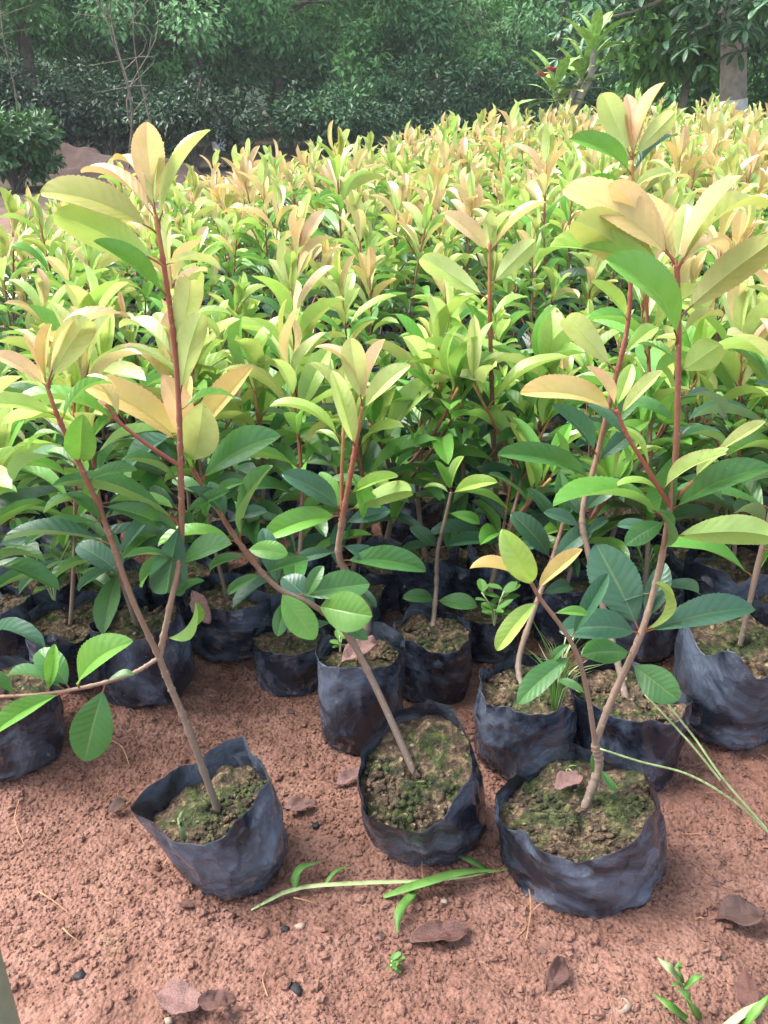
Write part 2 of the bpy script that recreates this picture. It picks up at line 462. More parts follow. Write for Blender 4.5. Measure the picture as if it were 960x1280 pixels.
def blob(n, r, seed, flat=0.75):
    """n irregular pebbles' vertices: icosahedra with jitter"""
    t = (1 + 5 ** 0.5) / 2
    I = np.array([(-1, t, 0), (1, t, 0), (-1, -t, 0), (1, -t, 0), (0, -1, t), (0, 1, t), (0, -1, -t), (0, 1, -t), (t, 0, -1), (t, 0, 1), (-t, 0, -1), (-t, 0, 1)], float)
    I /= np.linalg.norm(I[0])
    Fi = np.array([(0, 11, 5), (0, 5, 1), (0, 1, 7), (0, 7, 10), (0, 10, 11), (1, 5, 9), (5, 11, 4), (11, 10, 2), (10, 7, 6), (7, 1, 8), (3, 9, 4), (3, 4, 2), (3, 2, 6), (3, 6, 8), (3, 8, 9), (4, 9, 5), (2, 4, 11), (6, 2, 10), (8, 6, 7), (9, 8, 1)])
    g = np.random.default_rng(seed)
    V = I[None] * (1 + g.uniform(-0.28, 0.28, (n, 12, 1))) * np.asarray(r).reshape(-1, 1, 1) * np.stack([g.uniform(0.8, 1.3, n), g.uniform(0.8, 1.3, n), np.full(n, flat)], -1)[:, None]
    a = g.uniform(0, 6.28, n); c, s = np.cos(a)[:, None], np.sin(a)[:, None]
    V = np.stack([V[..., 0] * c - V[..., 1] * s, V[..., 0] * s + V[..., 1] * c, V[..., 2]], -1)
    F = (Fi[None] + 12 * np.arange(n)[:, None, None]).reshape(-1, 3)
    return V, F

def crumbs():
    n = 20000
    x = rng.uniform(-0.95, 0.95, n); y = rng.uniform(0.42, 1.5, n)
    d = fbm(x * 5, y * 5, 0, 77, 3) + 0.5 * np.exp(-((x - 0.12) / 0.3) ** 2 - ((y - 0.62) / 0.12) ** 2)
    k = d > rng.uniform(-1.0, 0.9, n)
    x, y = x[k], y[k]; n = len(x)
    r = 0.0015 + 0.0050 * rng.random(n) ** 3.0
    V, F = blob(n, r, 5)
    V[..., 0] += x[:, None]; V[..., 1] += y[:, None]; V[..., 2] += (GZ(x, y) + r * 0.30)[:, None]
    o = obj('soil_crumbs', mesh('soil_crumbs', V.reshape(-1, 3), F, M_GROUND, smooth=False))
    tag(o, 'loose crumbs of red soil scattered over the bare ground', 'soil', kind='stuff')
crumbs()
def grains():
    n = 90000
    x = rng.uniform(-0.9, 0.9, n); y = rng.uniform(0.42, 1.35, n)
    k = fbm(x * 9, y * 9, 0, 177, 3) > rng.uniform(-1.2, 1.0, n)
    k &= np.abs(x) < 0.47 * (0.9 * y + .37) + .15
    x, y = x[k], y[k]; n = len(x)
    r = 0.0007 + 0.0018 * rng.random(n) ** 2
    O = np.array([(1, 0, 0), (0, 1, 0), (-1, 0, 0), (0, -1, 0), (0, 0, 1), (0, 0, -1)], float)
    Fo = np.array([(0, 1, 4), (1, 2, 4), (2, 3, 4), (3, 0, 4), (1, 0, 5), (2, 1, 5), (3, 2, 5), (0, 3, 5)])
    V = O[None] * (1 + rng.uniform(-.35, .35, (n, 6, 1))) * r[:, None, None]
    a = rng.uniform(0, 6.28, n); c, s = np.cos(a)[:, None], np.sin(a)[:, None]
    V = np.stack([V[..., 0] * c - V[..., 1] * s + x[:, None], V[..., 0] * s + V[..., 1] * c + y[:, None], V[..., 2] + (GZ(x, y) + r * .3)[:, None]], -1)
    o = obj('soil_grains', mesh('soil_grains', V.reshape(-1, 3), (Fo[None] + 6 * np.arange(n)[:, None, None]).reshape(-1, 3), M_GROUND, smooth=True))
    tag(o, 'fine loose grains of red soil between the crumbs', 'soil', kind='stuff')
grains()
def litter():
    parts = []
    for i in range(150):
        x, y = rnd.uniform(-.75, .75), rnd.uniform(.42, 1.25); z = float(GZ(np.array(x), np.array(y))) + .0012
        a = rnd.uniform(0, 6.28); l = rnd.uniform(.008, .035); ca, sa = math.cos(a), math.sin(a)
        pts = [(x, y, z - .001), (x + ca * l * .5 - sa * l * rnd.uniform(-.25, .25), y + sa * l * .5 + ca * l * rnd.uniform(-.25, .25), z + .0015), (x + ca * l, y + sa * l, z)]
        parts.append(tube(spline(pts, 6), np.linspace(.0006, .0003, 6) * rnd.uniform(.7, 1.6), 4))
    V, F = merge(parts)
    tag(obj('root_fibres', mesh('root_fibres', V, F, M_ROOT)), 'scattered hair-thin root fibres and straw on the red soil', 'fibres', kind='stuff')
    n = 260; x = rng.uniform(-.75, .75, n); y = rng.uniform(.42, 1.25, n); r = .0012 + .0045 * rng.random(n) ** 3
    V, F = blob(n, r, 15, .22)
    V[..., 0] += x[:, None]; V[..., 1] += y[:, None]; V[..., 2] += (GZ(x, y) + .0012)[:, None]
    tag(obj('leaf_fragments', mesh('leaf_fragments', V.reshape(-1, 3), F, M_DEAD3, smooth=False)), 'tiny dark fragments of leaf and charcoal strewn on the red soil', 'litter', kind='stuff')
litter()

# ------------------------------------------------------------------ leaves
class LeafKind:
    def __init__(s, W, curl, fold, nl, nc, seed, serr=0.035, petiole=0.13, wave=0.03, rec=0.25, name='leaf', mat=M_LEAF):
        g = np.random.default_rng(seed)
        us = np.linspace(0, 1, nl + 1)
        w = us ** 0.95 * (1 - us) ** 0.74; w = W * 0.5 * w / w.max()
        w = np.maximum(w, 0.006); w[-1] = 0.002
        ang = -curl * (us ** 1.25)  # bends away from the upper side
        ang = ang - ang.mean() * 0.0
        dx = np.cos(ang); dz = np.sin(ang)
        cx = np.concatenate([[0], np.cumsum((dx[1:] + dx[:-1]) / 2)]) / nl
        cz = np.concatenate([[0], np.cumsum((dz[1:] + dz[:-1]) / 2)]) / nl
        vv = np.linspace(-1, 1, nc + 1); mid = nc // 2
        teeth = np.where(np.arange(nl + 1) % 2 == 1, 1 + serr, 1 - serr * 0.6); teeth = 1 + (teeth - 1) * g.uniform(.3, 1.5, nl + 1); teeth[[0, -1]] = 1
        ph = g.uniform(0, 6.28, 2)
        U, Vv = np.meshgrid(us, vv, indexing='ij')
        Wd = w[:, None] * np.where(np.abs(Vv) > 0.99, teeth[:, None], 1)
        sgn = np.where(Vv < 0, 0, 1)
        lift = np.abs(Vv) * np.sin(fold) - rec * np.abs(Vv) ** 2.2 * 0.5
        y = Vv * Wd * np.cos(fold * 0.9)
        nrm = Wd * lift + wave * np.abs(Vv) ** 1.5 * w.max() * 2 * np.sin(U * 9 + ph[sgn])
        A = ang[:, None]
        side = 0.03 * np.sin(us * 2.6 + ph[0])[:, None]
        X = cx[:, None] - np.sin(A) * nrm; Z = cz[:, None] + np.cos(A) * nrm
        V = np.stack([X, y + side * us[:, None], Z], -1).reshape(-1, 3)
        i = np.arange(nl)[:, None] * (nc + 1) + np.arange(nc)[None]
        F = np.stack([i, i + nc + 1, i + nc + 2, i + 1], -1).reshape(-1, 4)
        uv = np.stack([U, (Vv + 1) / 2], -1).reshape(-1, 2)
        if petiole:
            pv, pf = tube([(-petiole, 0, -0.02), (-petiole * 0.4, 0, 0.004), (0.06, 0, -0.008)], [0.013, 0.011, 0.006], 4, False)
            pu = np.tile([-0.1, 0.5], (len(pv), 1))
            V, F = merge([(V, F), (pv, pf)]); uv = np.vstack([uv, pu])
            V[:, 0] += petiole
            tip = np.array([cx[-1] + petiole, 0, cz[-1]])
        else:
            F = [F]; tip = np.array([cx[-1], 0, cz[-1]])
        s.V, s.F, s.uv, s.tip = V, F, uv, tip
        s.mesh = mesh(name, V, F, mat, True, uv)
        if fold > 0.2:      # crisp keel along the midrib
            me = s.mesh; ev = np.empty(len(me.edges) * 2, np.int32); me.edges.foreach_get('vertices', ev); ev = ev.reshape(-1, 2)
            nb = (nl + 1) * (nc + 1)
            shp = ((ev < nb) & (ev % (nc + 1) == mid)).all(1)
            me.attributes.new('sharp_edge', 'BOOLEAN', 'EDGE').data.foreach_set('value', shp)
        L = np.linalg.norm(tip); cdir = tip / L
        perp = np.array([-cdir[2], 0, cdir[0]])
        s.L = L; s.Binv = np.linalg.inv(np.stack([cdir, np.cross(perp, cdir), perp], 1))

    def place(s, base, tip, nhint, wscale=1.0):
        """4x4 that puts the stalk's foot at base and the leaf's tip at tip"""
        b, t = np.asarray(base, float), np.asarray(tip, float)
        d = t - b; l = np.linalg.norm(d) + 1e-9; d /= l
        nh = np.asarray(nhint, float); nn = nh - nh.dot(d) * d
        if np.linalg.norm(nn) < 1e-3: nn = np.cross(d, [1, 0.2, 0])
        nn /= np.linalg.norm(nn); q = np.cross(nn, d)
        sc_ = l / s.L
        Bw = np.stack([d * sc_, q * sc_ * wscale, nn * sc_], 1)
        M = np.eye(4); M[:3, :3] = Bw @ s.Binv; M[:3, 3] = b
        return M

SPEC = [  # width, curl, fold
    (0.39, 1.05, 0.75), (0.37, 0.6, 0.90), (0.42, 0.85, 0.60), (0.36, 1.35, 0.80), (0.40, 0.5, 0.55), (0.40, 0.9, 1.0)]
FINE = [LeafKind(w, c, f, 46, 8, 100 + i, serr=0.03) for i, (w, c, f) in enumerate(SPEC)]
MID = [LeafKind(w, c, f, 10, 4, 120 + i, serr=0.02) for i, (w, c, f) in enumerate(SPEC)]
LOW = [LeafKind(w, c, f, 4, 2, 140 + i, serr=0.0, petiole=0, mat=M_LEAFS) for i, (w, c, f) in enumerate(SPEC)]
FINE += [LeafKind(0.62, 0.45, 0.34, 46, 8, 170, serr=0.035), LeafKind(0.5, 0.3, 0.28, 46, 8, 171, serr=0.035)]

COLS = {'p': (0.74, 0.45, 0.30), 'o': (0.62, 0.41, 0.16), 'y': (0.53, 0.62, 0.25), 'l': (0.34, 0.52, 0.115), 'v': (0.39, 0.42, 0.12),
        'b': (0.15, 0.36, 0.06), 'g': (0.066, 0.19, 0.05), 'd': (0.034, 0.108, 0.052), 't': (0.052, 0.145, 0.09)}

def jit(c, a=0.12, r=rnd):
    k = 1 + r.uniform(-a, a)
    return tuple(max(0.005, x * k * (1 + r.uniform(-a, a) * 0.6)) for x in c) + (1.0,)

# ------------------------------------------------------------------ bags
def bag_mesh(Rr, H, seed, ear=0.10, level=0.80, nseg=56, nz=18, notch=True, wr=1.0, shape=None, foot=1.0):
    g = np.random.default_rng(seed)
    th = np.arange(nseg) * 2 * np.pi / nseg
    t0, t1 = g.uniform(0, 6.28, 2)
    if shape:
        sa = np.radians([q[0] for q in shape]); sr = np.array([q[1] for q in shape]); sh = np.array([q[2] for q in shape])
        def per(a, vals):
            o_ = np.argsort(sa); xa = np.concatenate([sa[o_] - 2 * np.pi, sa[o_], sa[o_] + 2 * np.pi]); va = np.tile(vals[o_], 3)
            return np.interp(np.mod(a, 2 * np.pi), xa, va)
    def radius(t, th):
        t = np.asarray(t)
        prof = 0.95 + 0.06 * np.sin(np.pi * np.clip(t * 0.85 + 0.05, 0, 1)) - 0.01 * t
        prof = prof * (1 - 0.16 * np.exp(-(t / 0.05) ** 2))
        r = Rr * prof * (1 + 0.045 * np.cos(2 * th + t0) + 0.03 * np.cos(3 * th + t1))
        r = r * (1 + ear * t ** 2.2 * (np.abs(np.cos(th)) ** 9))
        if shape:
            k = np.clip((t - 0.15) / 0.75, 0, 1) ** 1.3
            r = r * (1 + (per(th, sr) - 1) * k)
        r = r * (foot + (1 - foot) * np.clip(t, 0, 1))
        cx, cyy = np.cos(th), np.sin(th)
        crease = np.abs(fbm(cx * 1.5 + 9, cyy * 1.5, t * 2.2, seed, 3))
        c2 = np.abs(vnoise(cx * 3.1 + t * 1.3, cyy * 3.1 - t * 0.9, t * 3.0, seed + 9)); c3 = np.abs(vnoise(cx * 6 - t * 1.5, cyy * 6 + t, t * 5.5, seed + 19))
        r = r + wr * Rr * (0.085 * (0.35 - crease) - 0.075 * (c2 - 0.3) - 0.032 * (c3 - 0.3))
        r = r + wr * Rr * 0.03 * t ** 2 * np.sin(th * 5 + 2 * np.sin(th * 2 + t1))
        return r
    ts = np.concatenate([[0.0, 0.03], np.linspace(0.08, 1, nz - 2)])
    rim = H * (1 + 0.07 * fbm(np.cos(th) * 1.6, np.sin(th) * 1.6, 0, seed + 4, 2))
    if shape: rim = rim * per(th, sh); notch = False
    if notch:
        for _ in range(2):
            a = g.uniform(0, 6.28); rim = rim - H * g.uniform(0.05, 0.17) * np.exp(-(np.angle(np.exp(1j * (th - a))) / 0.28) ** 2)
    T, TH = np.meshgrid(ts, th, indexing='ij')
    Rm = radius(T, TH); Zm = T * rim[None]
    # the bottom tucks in
    outer = np.stack([Rm * np.cos(TH), Rm * np.sin(TH), Zm], -1)
    Ti = np.linspace(1, level - 0.16, 6); TI, THI = np.meshgrid(Ti, th, indexing='ij')
    off = 0.0018 * np.linspace(0.25, 1, 6)[:, None]
    Ri = radius(TI, THI) - off
    inner = np.stack([Ri * np.cos(THI), Ri * np.sin(THI), TI * rim[None] + 0.0006 * (TI > 0.99)], -1)
    V = np.concatenate([outer, inner]).reshape(-1, 3); nr = len(ts) + 6
    i = np.arange(nr - 1)[:, None] * nseg; j = np.arange(nseg)[None]; k = (j + 1) % nseg
    F = np.stack([i + j, i + k, i + nseg + k, i + nseg + j], -1).reshape(-1, 4)
    c = len(V); V = np.vstack([V, [0, 0, 0.002]]); jj = np.arange(nseg)
    cap = np.stack([(jj + 1) % nseg, jj, np.full(nseg, c)], -1)
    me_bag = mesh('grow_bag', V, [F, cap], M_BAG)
    me_bag.set_sharp_from_angle(angle=R_(13))
    # soil
    fr = np.linspace(0, 1, 12)[1:]
    FRr, THs = np.meshgrid(fr, th, indexing='ij')
    rs = radius(np.full(nseg, level), th)[None] * FRr - 0.0012 * (FRr > 0.99)
    xs, ys = rs * np.cos(THs), rs * np.sin(THs)
    zs = level * rim[None] * FRr + level * rim.mean() * (1 - FRr) + Rr * 0.06 * (1 - FRr ** 2) + 0.006 * fbm(xs * 45, ys * 45, 0, seed + 30, 3) + 0.003 * vnoise(xs * 160, ys * 160, 0, seed + 31)
    SV = np.vstack([np.stack([xs, ys, zs], -1).reshape(-1, 3), [0, 0, level * rim.mean() + Rr * 0.06]])
    i = np.arange(len(fr) - 1)[:, None] * nseg
    SF = np.stack([i + j, i + k, i + nseg + k, i + nseg + j], -1).reshape(-1, 4)
    SC = np.stack([jj, (jj + 1) % nseg, np.full(nseg, len(SV) - 1)], -1)
    # grains lying on it
    n = 420 if nseg > 60 else 60
    a = g.uniform(0, 6.28, n); f = np.sqrt(g.uniform(0.02, 0.86, n)); rr = np.interp(a, th, radius(np.full(nseg, level), th)) * f
    sz = 0.0012 + 0.0042 * g.random(n) ** 2.2
    BV, BF = blob(n, sz, seed + 3)
    gx, gy = rr * np.cos(a), rr * np.sin(a)
    gz = level * rim.mean() + Rr * 0.06 * (1 - f ** 2) + 0.005 * fbm(gx * 45, gy * 45, 0, seed + 30, 3)
    BV = BV + np.stack([gx, gy, gz], -1)[:, None]
    SVm, SFm = merge([(SV, [SF, SC]), (BV.reshape(-1, 3), BF)])
    return me_bag, mesh('soil', SVm, SFm, M_SOIL), level * rim.mean() + Rr * 0.05

def stem_mesh(pts, r0, r1, age0, age1, seg=7, n=None, seed=0, name='stem'):
    n = n or max(6, 4 * len(pts))
    p = spline(pts, n); t = np.linspace(0, 1, n)
    rr = r0 + (r1 - r0) * t ** 0.8
    g = np.random.default_rng(seed)
    rr = rr * (1 + 0.34 * g.random(n) * (g.random(n) > 0.72))
    V, F = tube(p, rr, seg)
    age = np.concatenate([np.repeat(age0 + (age1 - age0) * t, seg), [age1]])
    return mesh(name, V, F, M_STEM, True, attr={'age': age})

# ------------------------------------------------------------------ a sapling from explicit stems and leaves
def hero(label, bagpx, wpx, H, seed, stems, leaves, rimpx=None, ear=0.1, level=0.8, nseg=150, rotz=0.0, group=None, wr=1.0, kinds=None, shape=None, foot=1.0, oval=1.0):
    """stems: [[(px,py,Y)...], r0, r1, age0, age1, name]; leaves: (bx,by,tx,ty,colour,kind,Ybase,dY,hint,wscale)"""
    kinds = kinds or FINE
    base = G(*bagpx); base.z = float(terrain(base.x, base.y)) - 0.004
    dist = base.y / ray(*bagpx).y
    Rr = wpx * dist / FPX / 2
    root = obj('potted_sapling', None, loc=base); root.empty_display_size = 0.05
    tag(root, label, 'sapling', group)
    bm_, sm_, top = bag_mesh(Rr, H, seed, ear, level, nseg, 46, wr=wr, shape=shape, foot=foot)
    q = Matrix.Identity(4)
    if rimpx:
        d = ray(*rimpx); t = (CAM_H - base.z - H * 0.95) / -d.z
        ax = Vector((d.x * t, d.y * t, base.z + H * 0.95)) - base
        q = Vector((0, 0, 1)).rotation_difference(ax.normalized()).to_matrix().to_4x4()
    q = q @ Matrix.Diagonal((1, oval, 1, 1)) @ Matrix.Rotation(rotz, 4, 'Z')
    b = obj('grow_bag', bm_, root, mat4=q); s = obj('soil', sm_, root, mat4=q)
    soil_pt = base + q @ Vector((0, 0, top - 0.012))
    paths = []
    for si, (pts, r0, r1, a0, a1, nm) in enumerate(stems):
        w = [P(*p) for p in pts]
        if si == 0:
            w = [soil_pt] + w[1:]
        paths.append(np.array([tuple(x) for x in spline(w, 60)]))
        loc = [v - base for v in w]
        obj(nm, stem_mesh(loc, r0, r1, a0, a1, 10, 14 * len(loc), seed + si, nm), root)
    allp = np.vstack(paths)
    campos = np.array([0, 0, CAM_H])
    # image position of every stem sample
    d = allp - campos; c_, s_ = math.cos(PITCH), math.sin(PITCH)
    dep = d[:, 1] * c_ - d[:, 2] * s_; up = d[:, 1] * s_ + d[:, 2] * c_
    ipx = np.stack([480 + FPX * d[:, 0] / dep, 640 - FPX * up / dep], -1)
    for (bx, by, tx, ty, ck, kind, dY, hint, ws) in leaves:
        k = int(np.argmin(((ipx - [bx, by]) ** 2).sum(1)))
        far = math.hypot(*(ipx[k] - [bx, by]))
        bp = allp[k] if far < 22 else np.array(P(bx, by, allp[k][1]))
        tp = np.array(P(tx, ty, bp[1] + dY))
        K = kinds[kind % len(kinds)]
        nh = {'u': np.array([0, 0, 1.0]), 'c': campos - bp, 'm': np.array([0, 0, 0.6]) + 0.7 * (campos - bp), 'b': bp - campos + np.array([0, 0, 0.2]),
              'l': np.array([-0.9, -0.3, 0.6]), 'r': np.array([0.9, -0.3, 0.6])}[hint]
        M = K.place(bp - np.array(base), tp - np.array(base), nh, ws)
        o = obj('leaf', K.mesh, root, mat4=Matrix(M.tolist()))
        o.color = jit(COLS[ck], 0.07)
    return root, base, soil_pt, Rr

# --- front left: forked sapling in the tilted bag
F1 = hero('tall forked sapling in a tilted black bag with big lime and peach top leaves', (302, 1082), 150, 0.125, 501,
  [([(258, 985, .775), (235, 910, .785), (213, 858, .79), (199, 822, .79)], .0041, .0036, 0.0, 0.3, 'stem'),
   ([(199, 822, .79), (212, 760, .795), (226, 690, .80), (226, 590, .80), (222, 480, .80), (213, 390, .80), (203, 320, .80), (194, 268, .80)], .0036, .0020, 0.3, 0.92, 'branch'),
   ([(199, 822, .79), (165, 748, .775), (130, 650, .765), (95, 570, .755), (72, 520, .75), (57, 478, .75)], .0033, .0018, 0.3, 0.9, 'branch'),
   ([(199, 822, .79), (165, 842, .77), (115, 857, .75), (50, 868, .74), (-30, 872, .73)], .0024, .0018, 0.3, 0.55, 'branch'),
   ([(224, 582, .80), (186, 557, .79), (152, 530, .785), (132, 505, .785)], .0022, .0014, 0.75, 0.85, 'branch')],
  [(194, 268, 183, 152, 'p', 4, -.015, 'b', 1.15), (196, 285, 263, 163, 'y', 1, .01, 'u', .95), (192, 275, 103, 216, 'p', 0, .03, 'u', .9),
   (193, 290, 52, 238, 'v', 2, .0, 'm', 1.0), (198, 335, 66, 272, 'l', 0, -.02, 'b', 1.25), (203, 378, 118, 300, 'b', 1, -.02, 'm', 1.1),
   (192, 270, 142, 200, 'o', 3, .04, 'u', .8), (203, 330, 275, 338, 'y', 5, .03, 'u', .9), (216, 438, 243, 352, 'y', 5, -.03, 'b', 1.35),
   (222, 500, 249, 392, 'y', 1, -.03, 'b', 1.1), (192, 262, 205, 178, 'y', 3, .03, 'u', .8), (219, 450, 150, 410, 'y', 3, .04, 'u', 1),
   (221, 655, 66, 606, 'g', 1, -.04, 'u', 1.05), (222, 600, 152, 577, 'g', 5, -.02, 'u', 1.2), (228, 705, 290, 682, 'g', 2, -.02, 'm', 1.1),
   (221, 703, 158, 697, 'g', 0, -.02, 'u', .9), (208, 800, 243, 755, 'b', 5, -.02, 'r', 1.1), (226, 640, 205, 740, 't', 2, .03, 'c', 1.0),
   (226, 610, 275, 640, 'd', 2, .03, 'm', 1), (222, 540, 165, 600, 't', 2, .05, 'm', 1),
   (150, 530, 15, 508, 'b', 0, -.01, 'u', 1.1), (140, 515, 122, 500, 'p', 4, .0, 'm', 1), (150, 528, 108, 470, 'o', 3, .02, 'u', 1),
   (57, 487, 108, 397, 'y', 2, -.01, 'b', 1.1), (55, 485, -8, 442, 'p', 0, -.01, 'm', 1.1), (56, 482, 30, 415, 'p', 1, .02, 'u', 1), (60, 485, 152, 392, 'p', 3, .03, 'u', 1),
   (72, 522, -20, 505, 'l', 0, -.02, 'm', 1), (98, 575, 107, 518, 'b', 2, -.03, 'c', 1.2), (57, 480, 62, 405, 'o', 5, .03, 'u', 1), (75, 530, 140, 480, 'b', 3, .04, 'u', 1),
   (140, 682, 3, 676, 'd', 1, -.02, 'u', 1.1), (156, 722, 98, 680, 't', 2, .02, 'm', 1.3), (130, 652, 83, 618, 'g', 5, -.01, 'm', 1.2), (122, 635, 200, 660, 'g', 2, .03, 'm', 1.0),
   (100, 580, 20, 600, 'g', 0, .04, 'u', 1), (150, 700, 190, 640, 't', 1, .04, 'm', 1),
   (94, 858, 167, 805, 'b', 0, -.02, 'm', 1.2), (86, 862, 50, 812, 'g', 2, .03, 'm', 1.5), (82, 862, 8, 846, 'g', 5, .01, 'u', 1.1), (133, 853, 168, 845, 'g', 2, .0, 'u', 1.2),
   (131, 856, 103, 950, 'g', 7, -.03, 'c', 1.15), (85, 866, -12, 918, 'b', 1, -.03, 'm', 1.1), (60, 866, 70, 805, 'b', 1, .02, 'm', 1.2), (20, 868, -20, 835, 'g', 1, 0, 'm', 1.2),
   (223, 520, 292, 497, 'b', 0, .02, 'u', .9), (226, 640, 288, 614, 'g', 1, .02, 'm', 1), (225, 585, 168, 553, 'd', 2, .03, 'm', 1), (215, 402, 272, 424, 'l', 3, .03, 'u', 1), (226, 672, 168, 640, 'g', 0, .0, 'm', 1),
   (120, 628, 55, 642, 'g', 5, -.01, 'u', 1), (110, 602, 172, 588, 'g', 3, .0, 'm', 1), (150, 706, 98, 738, 'd', 1, .0, 'm', 1), (224, 692, 178, 732, 'g', 1, .02, 'm', 1), (85, 545, 36, 562, 'b', 3, .0, 'u', 1), (105, 590, 60, 566, 'b', 0, .02, 'u', 1), (214, 750, 255, 725, 'g', 5, .01, 'm', 1)],
  rimpx=(263, 992), ear=0.0, level=.76, wr=.8, foot=.80,
  shape=[(0, .98, 1.02), (30, .92, 1.0), (50, 1.0, 1.0), (69, 1.22, 1.08), (90, 1.02, 1.04), (115, .90, 1.0), (150, .93, 1.0), (172, 1.07, 1.02), (187, 1.20, 1.03), (203, 1.08, 1.0), (230, 1.02, .97), (255, 1.10, .95), (285, .96, .95), (310, .88, .98), (335, .84, .93), (348, .90, 1.05)])

# --- front middle: leaning sapling
F2 = hero('sapling leaning far over from a slumped black bag, with orange top leaves', (540, 1034), 150, 0.125, 517,
  [([(508, 915, .84), (470, 860, .86), (432, 790, .88), (392, 757, .885), (345, 733, .88), (300, 680, .875), (262, 620, .87), (242, 588, .865), (236, 558, .86)], .0046, .0020, 0.05, 0.78, 'stem')],
  [(236, 563, 103, 478, 'o', 0, -.01, 'm', 1.0), (236, 552, 204, 468, 'p', 4, -.02, 'm', 1.05), (237, 560, 238, 470, 'o', 3, .02, 'u', 1), (238, 560, 318, 460, 'o', 1, .0, 'm', 1.0),
   (243, 582, 254, 503, 'y', 4, -.04, 'c', 1.3), (250, 600, 352, 548, 'g', 2, -.02, 'm', 1.05), (298, 678, 342, 584, 'g', 1, -.02, 'l', 1.1), (285, 655, 262, 602, 'd', 4, .02, 'm', 1.2),
   (303, 683, 360, 692, 'b', 6, -.01, 'm', .9), (297, 675, 198, 682, 'b', 0, -.01, 'u', 1), (345, 735, 392, 800, 'b', 7, -.03, 'c', 1.1), (395, 756, 466, 768, 'b', 6, -.03, 'c', 1.15),
   (370, 748, 462, 730, 'g', 4, .03, 'm', 1.3), (345, 735, 330, 660, 't', 2, .03, 'm', 1), (262, 622, 215, 600, 'g', 4, .02, 'm', 1), (400, 760, 352, 722, 't', 6, .03, 'm', 1), (246, 590, 215, 540, 'b', 1, -.02, 'm', 1.1),
   (330, 722, 285, 742, 'g', 0, -.01, 'm', 1), (360, 743, 345, 795, 'g', 7, -.03, 'c', .9), (330, 716, 386, 700, 'g', 1, .0, 'm', 1), (312, 697, 262, 712, 'g', 3, -.01, 'm', 1), (285, 655, 334, 640, 'd', 2, .0, 'm', 1), (262, 622, 306, 604, 'g', 0, .0, 'm', 1),
   (412, 775, 460, 800, 'g', 4, -.02, 'm', 1.1), (420, 778, 378, 795, 't', 1, .02, 'm', 1.1), (380, 752, 405, 708, 'g', 2, .02, 'm', 1.1)],
  rimpx=(516, 958), ear=0.0, level=.80, wr=1.0, foot=.95,
  shape=[(0, .95, 1.05), (35, .97, 1.12), (70, 1.02, 1.15), (110, 1.05, 1.12), (140, 1.0, 1.02), (160, .93, .97), (200, .93, .92), (225, 1.0, .92), (250, .95, .95), (272, 1.18, 1.0), (290, .98, .90), (318, 1.0, .98), (340, .95, 1.0)])

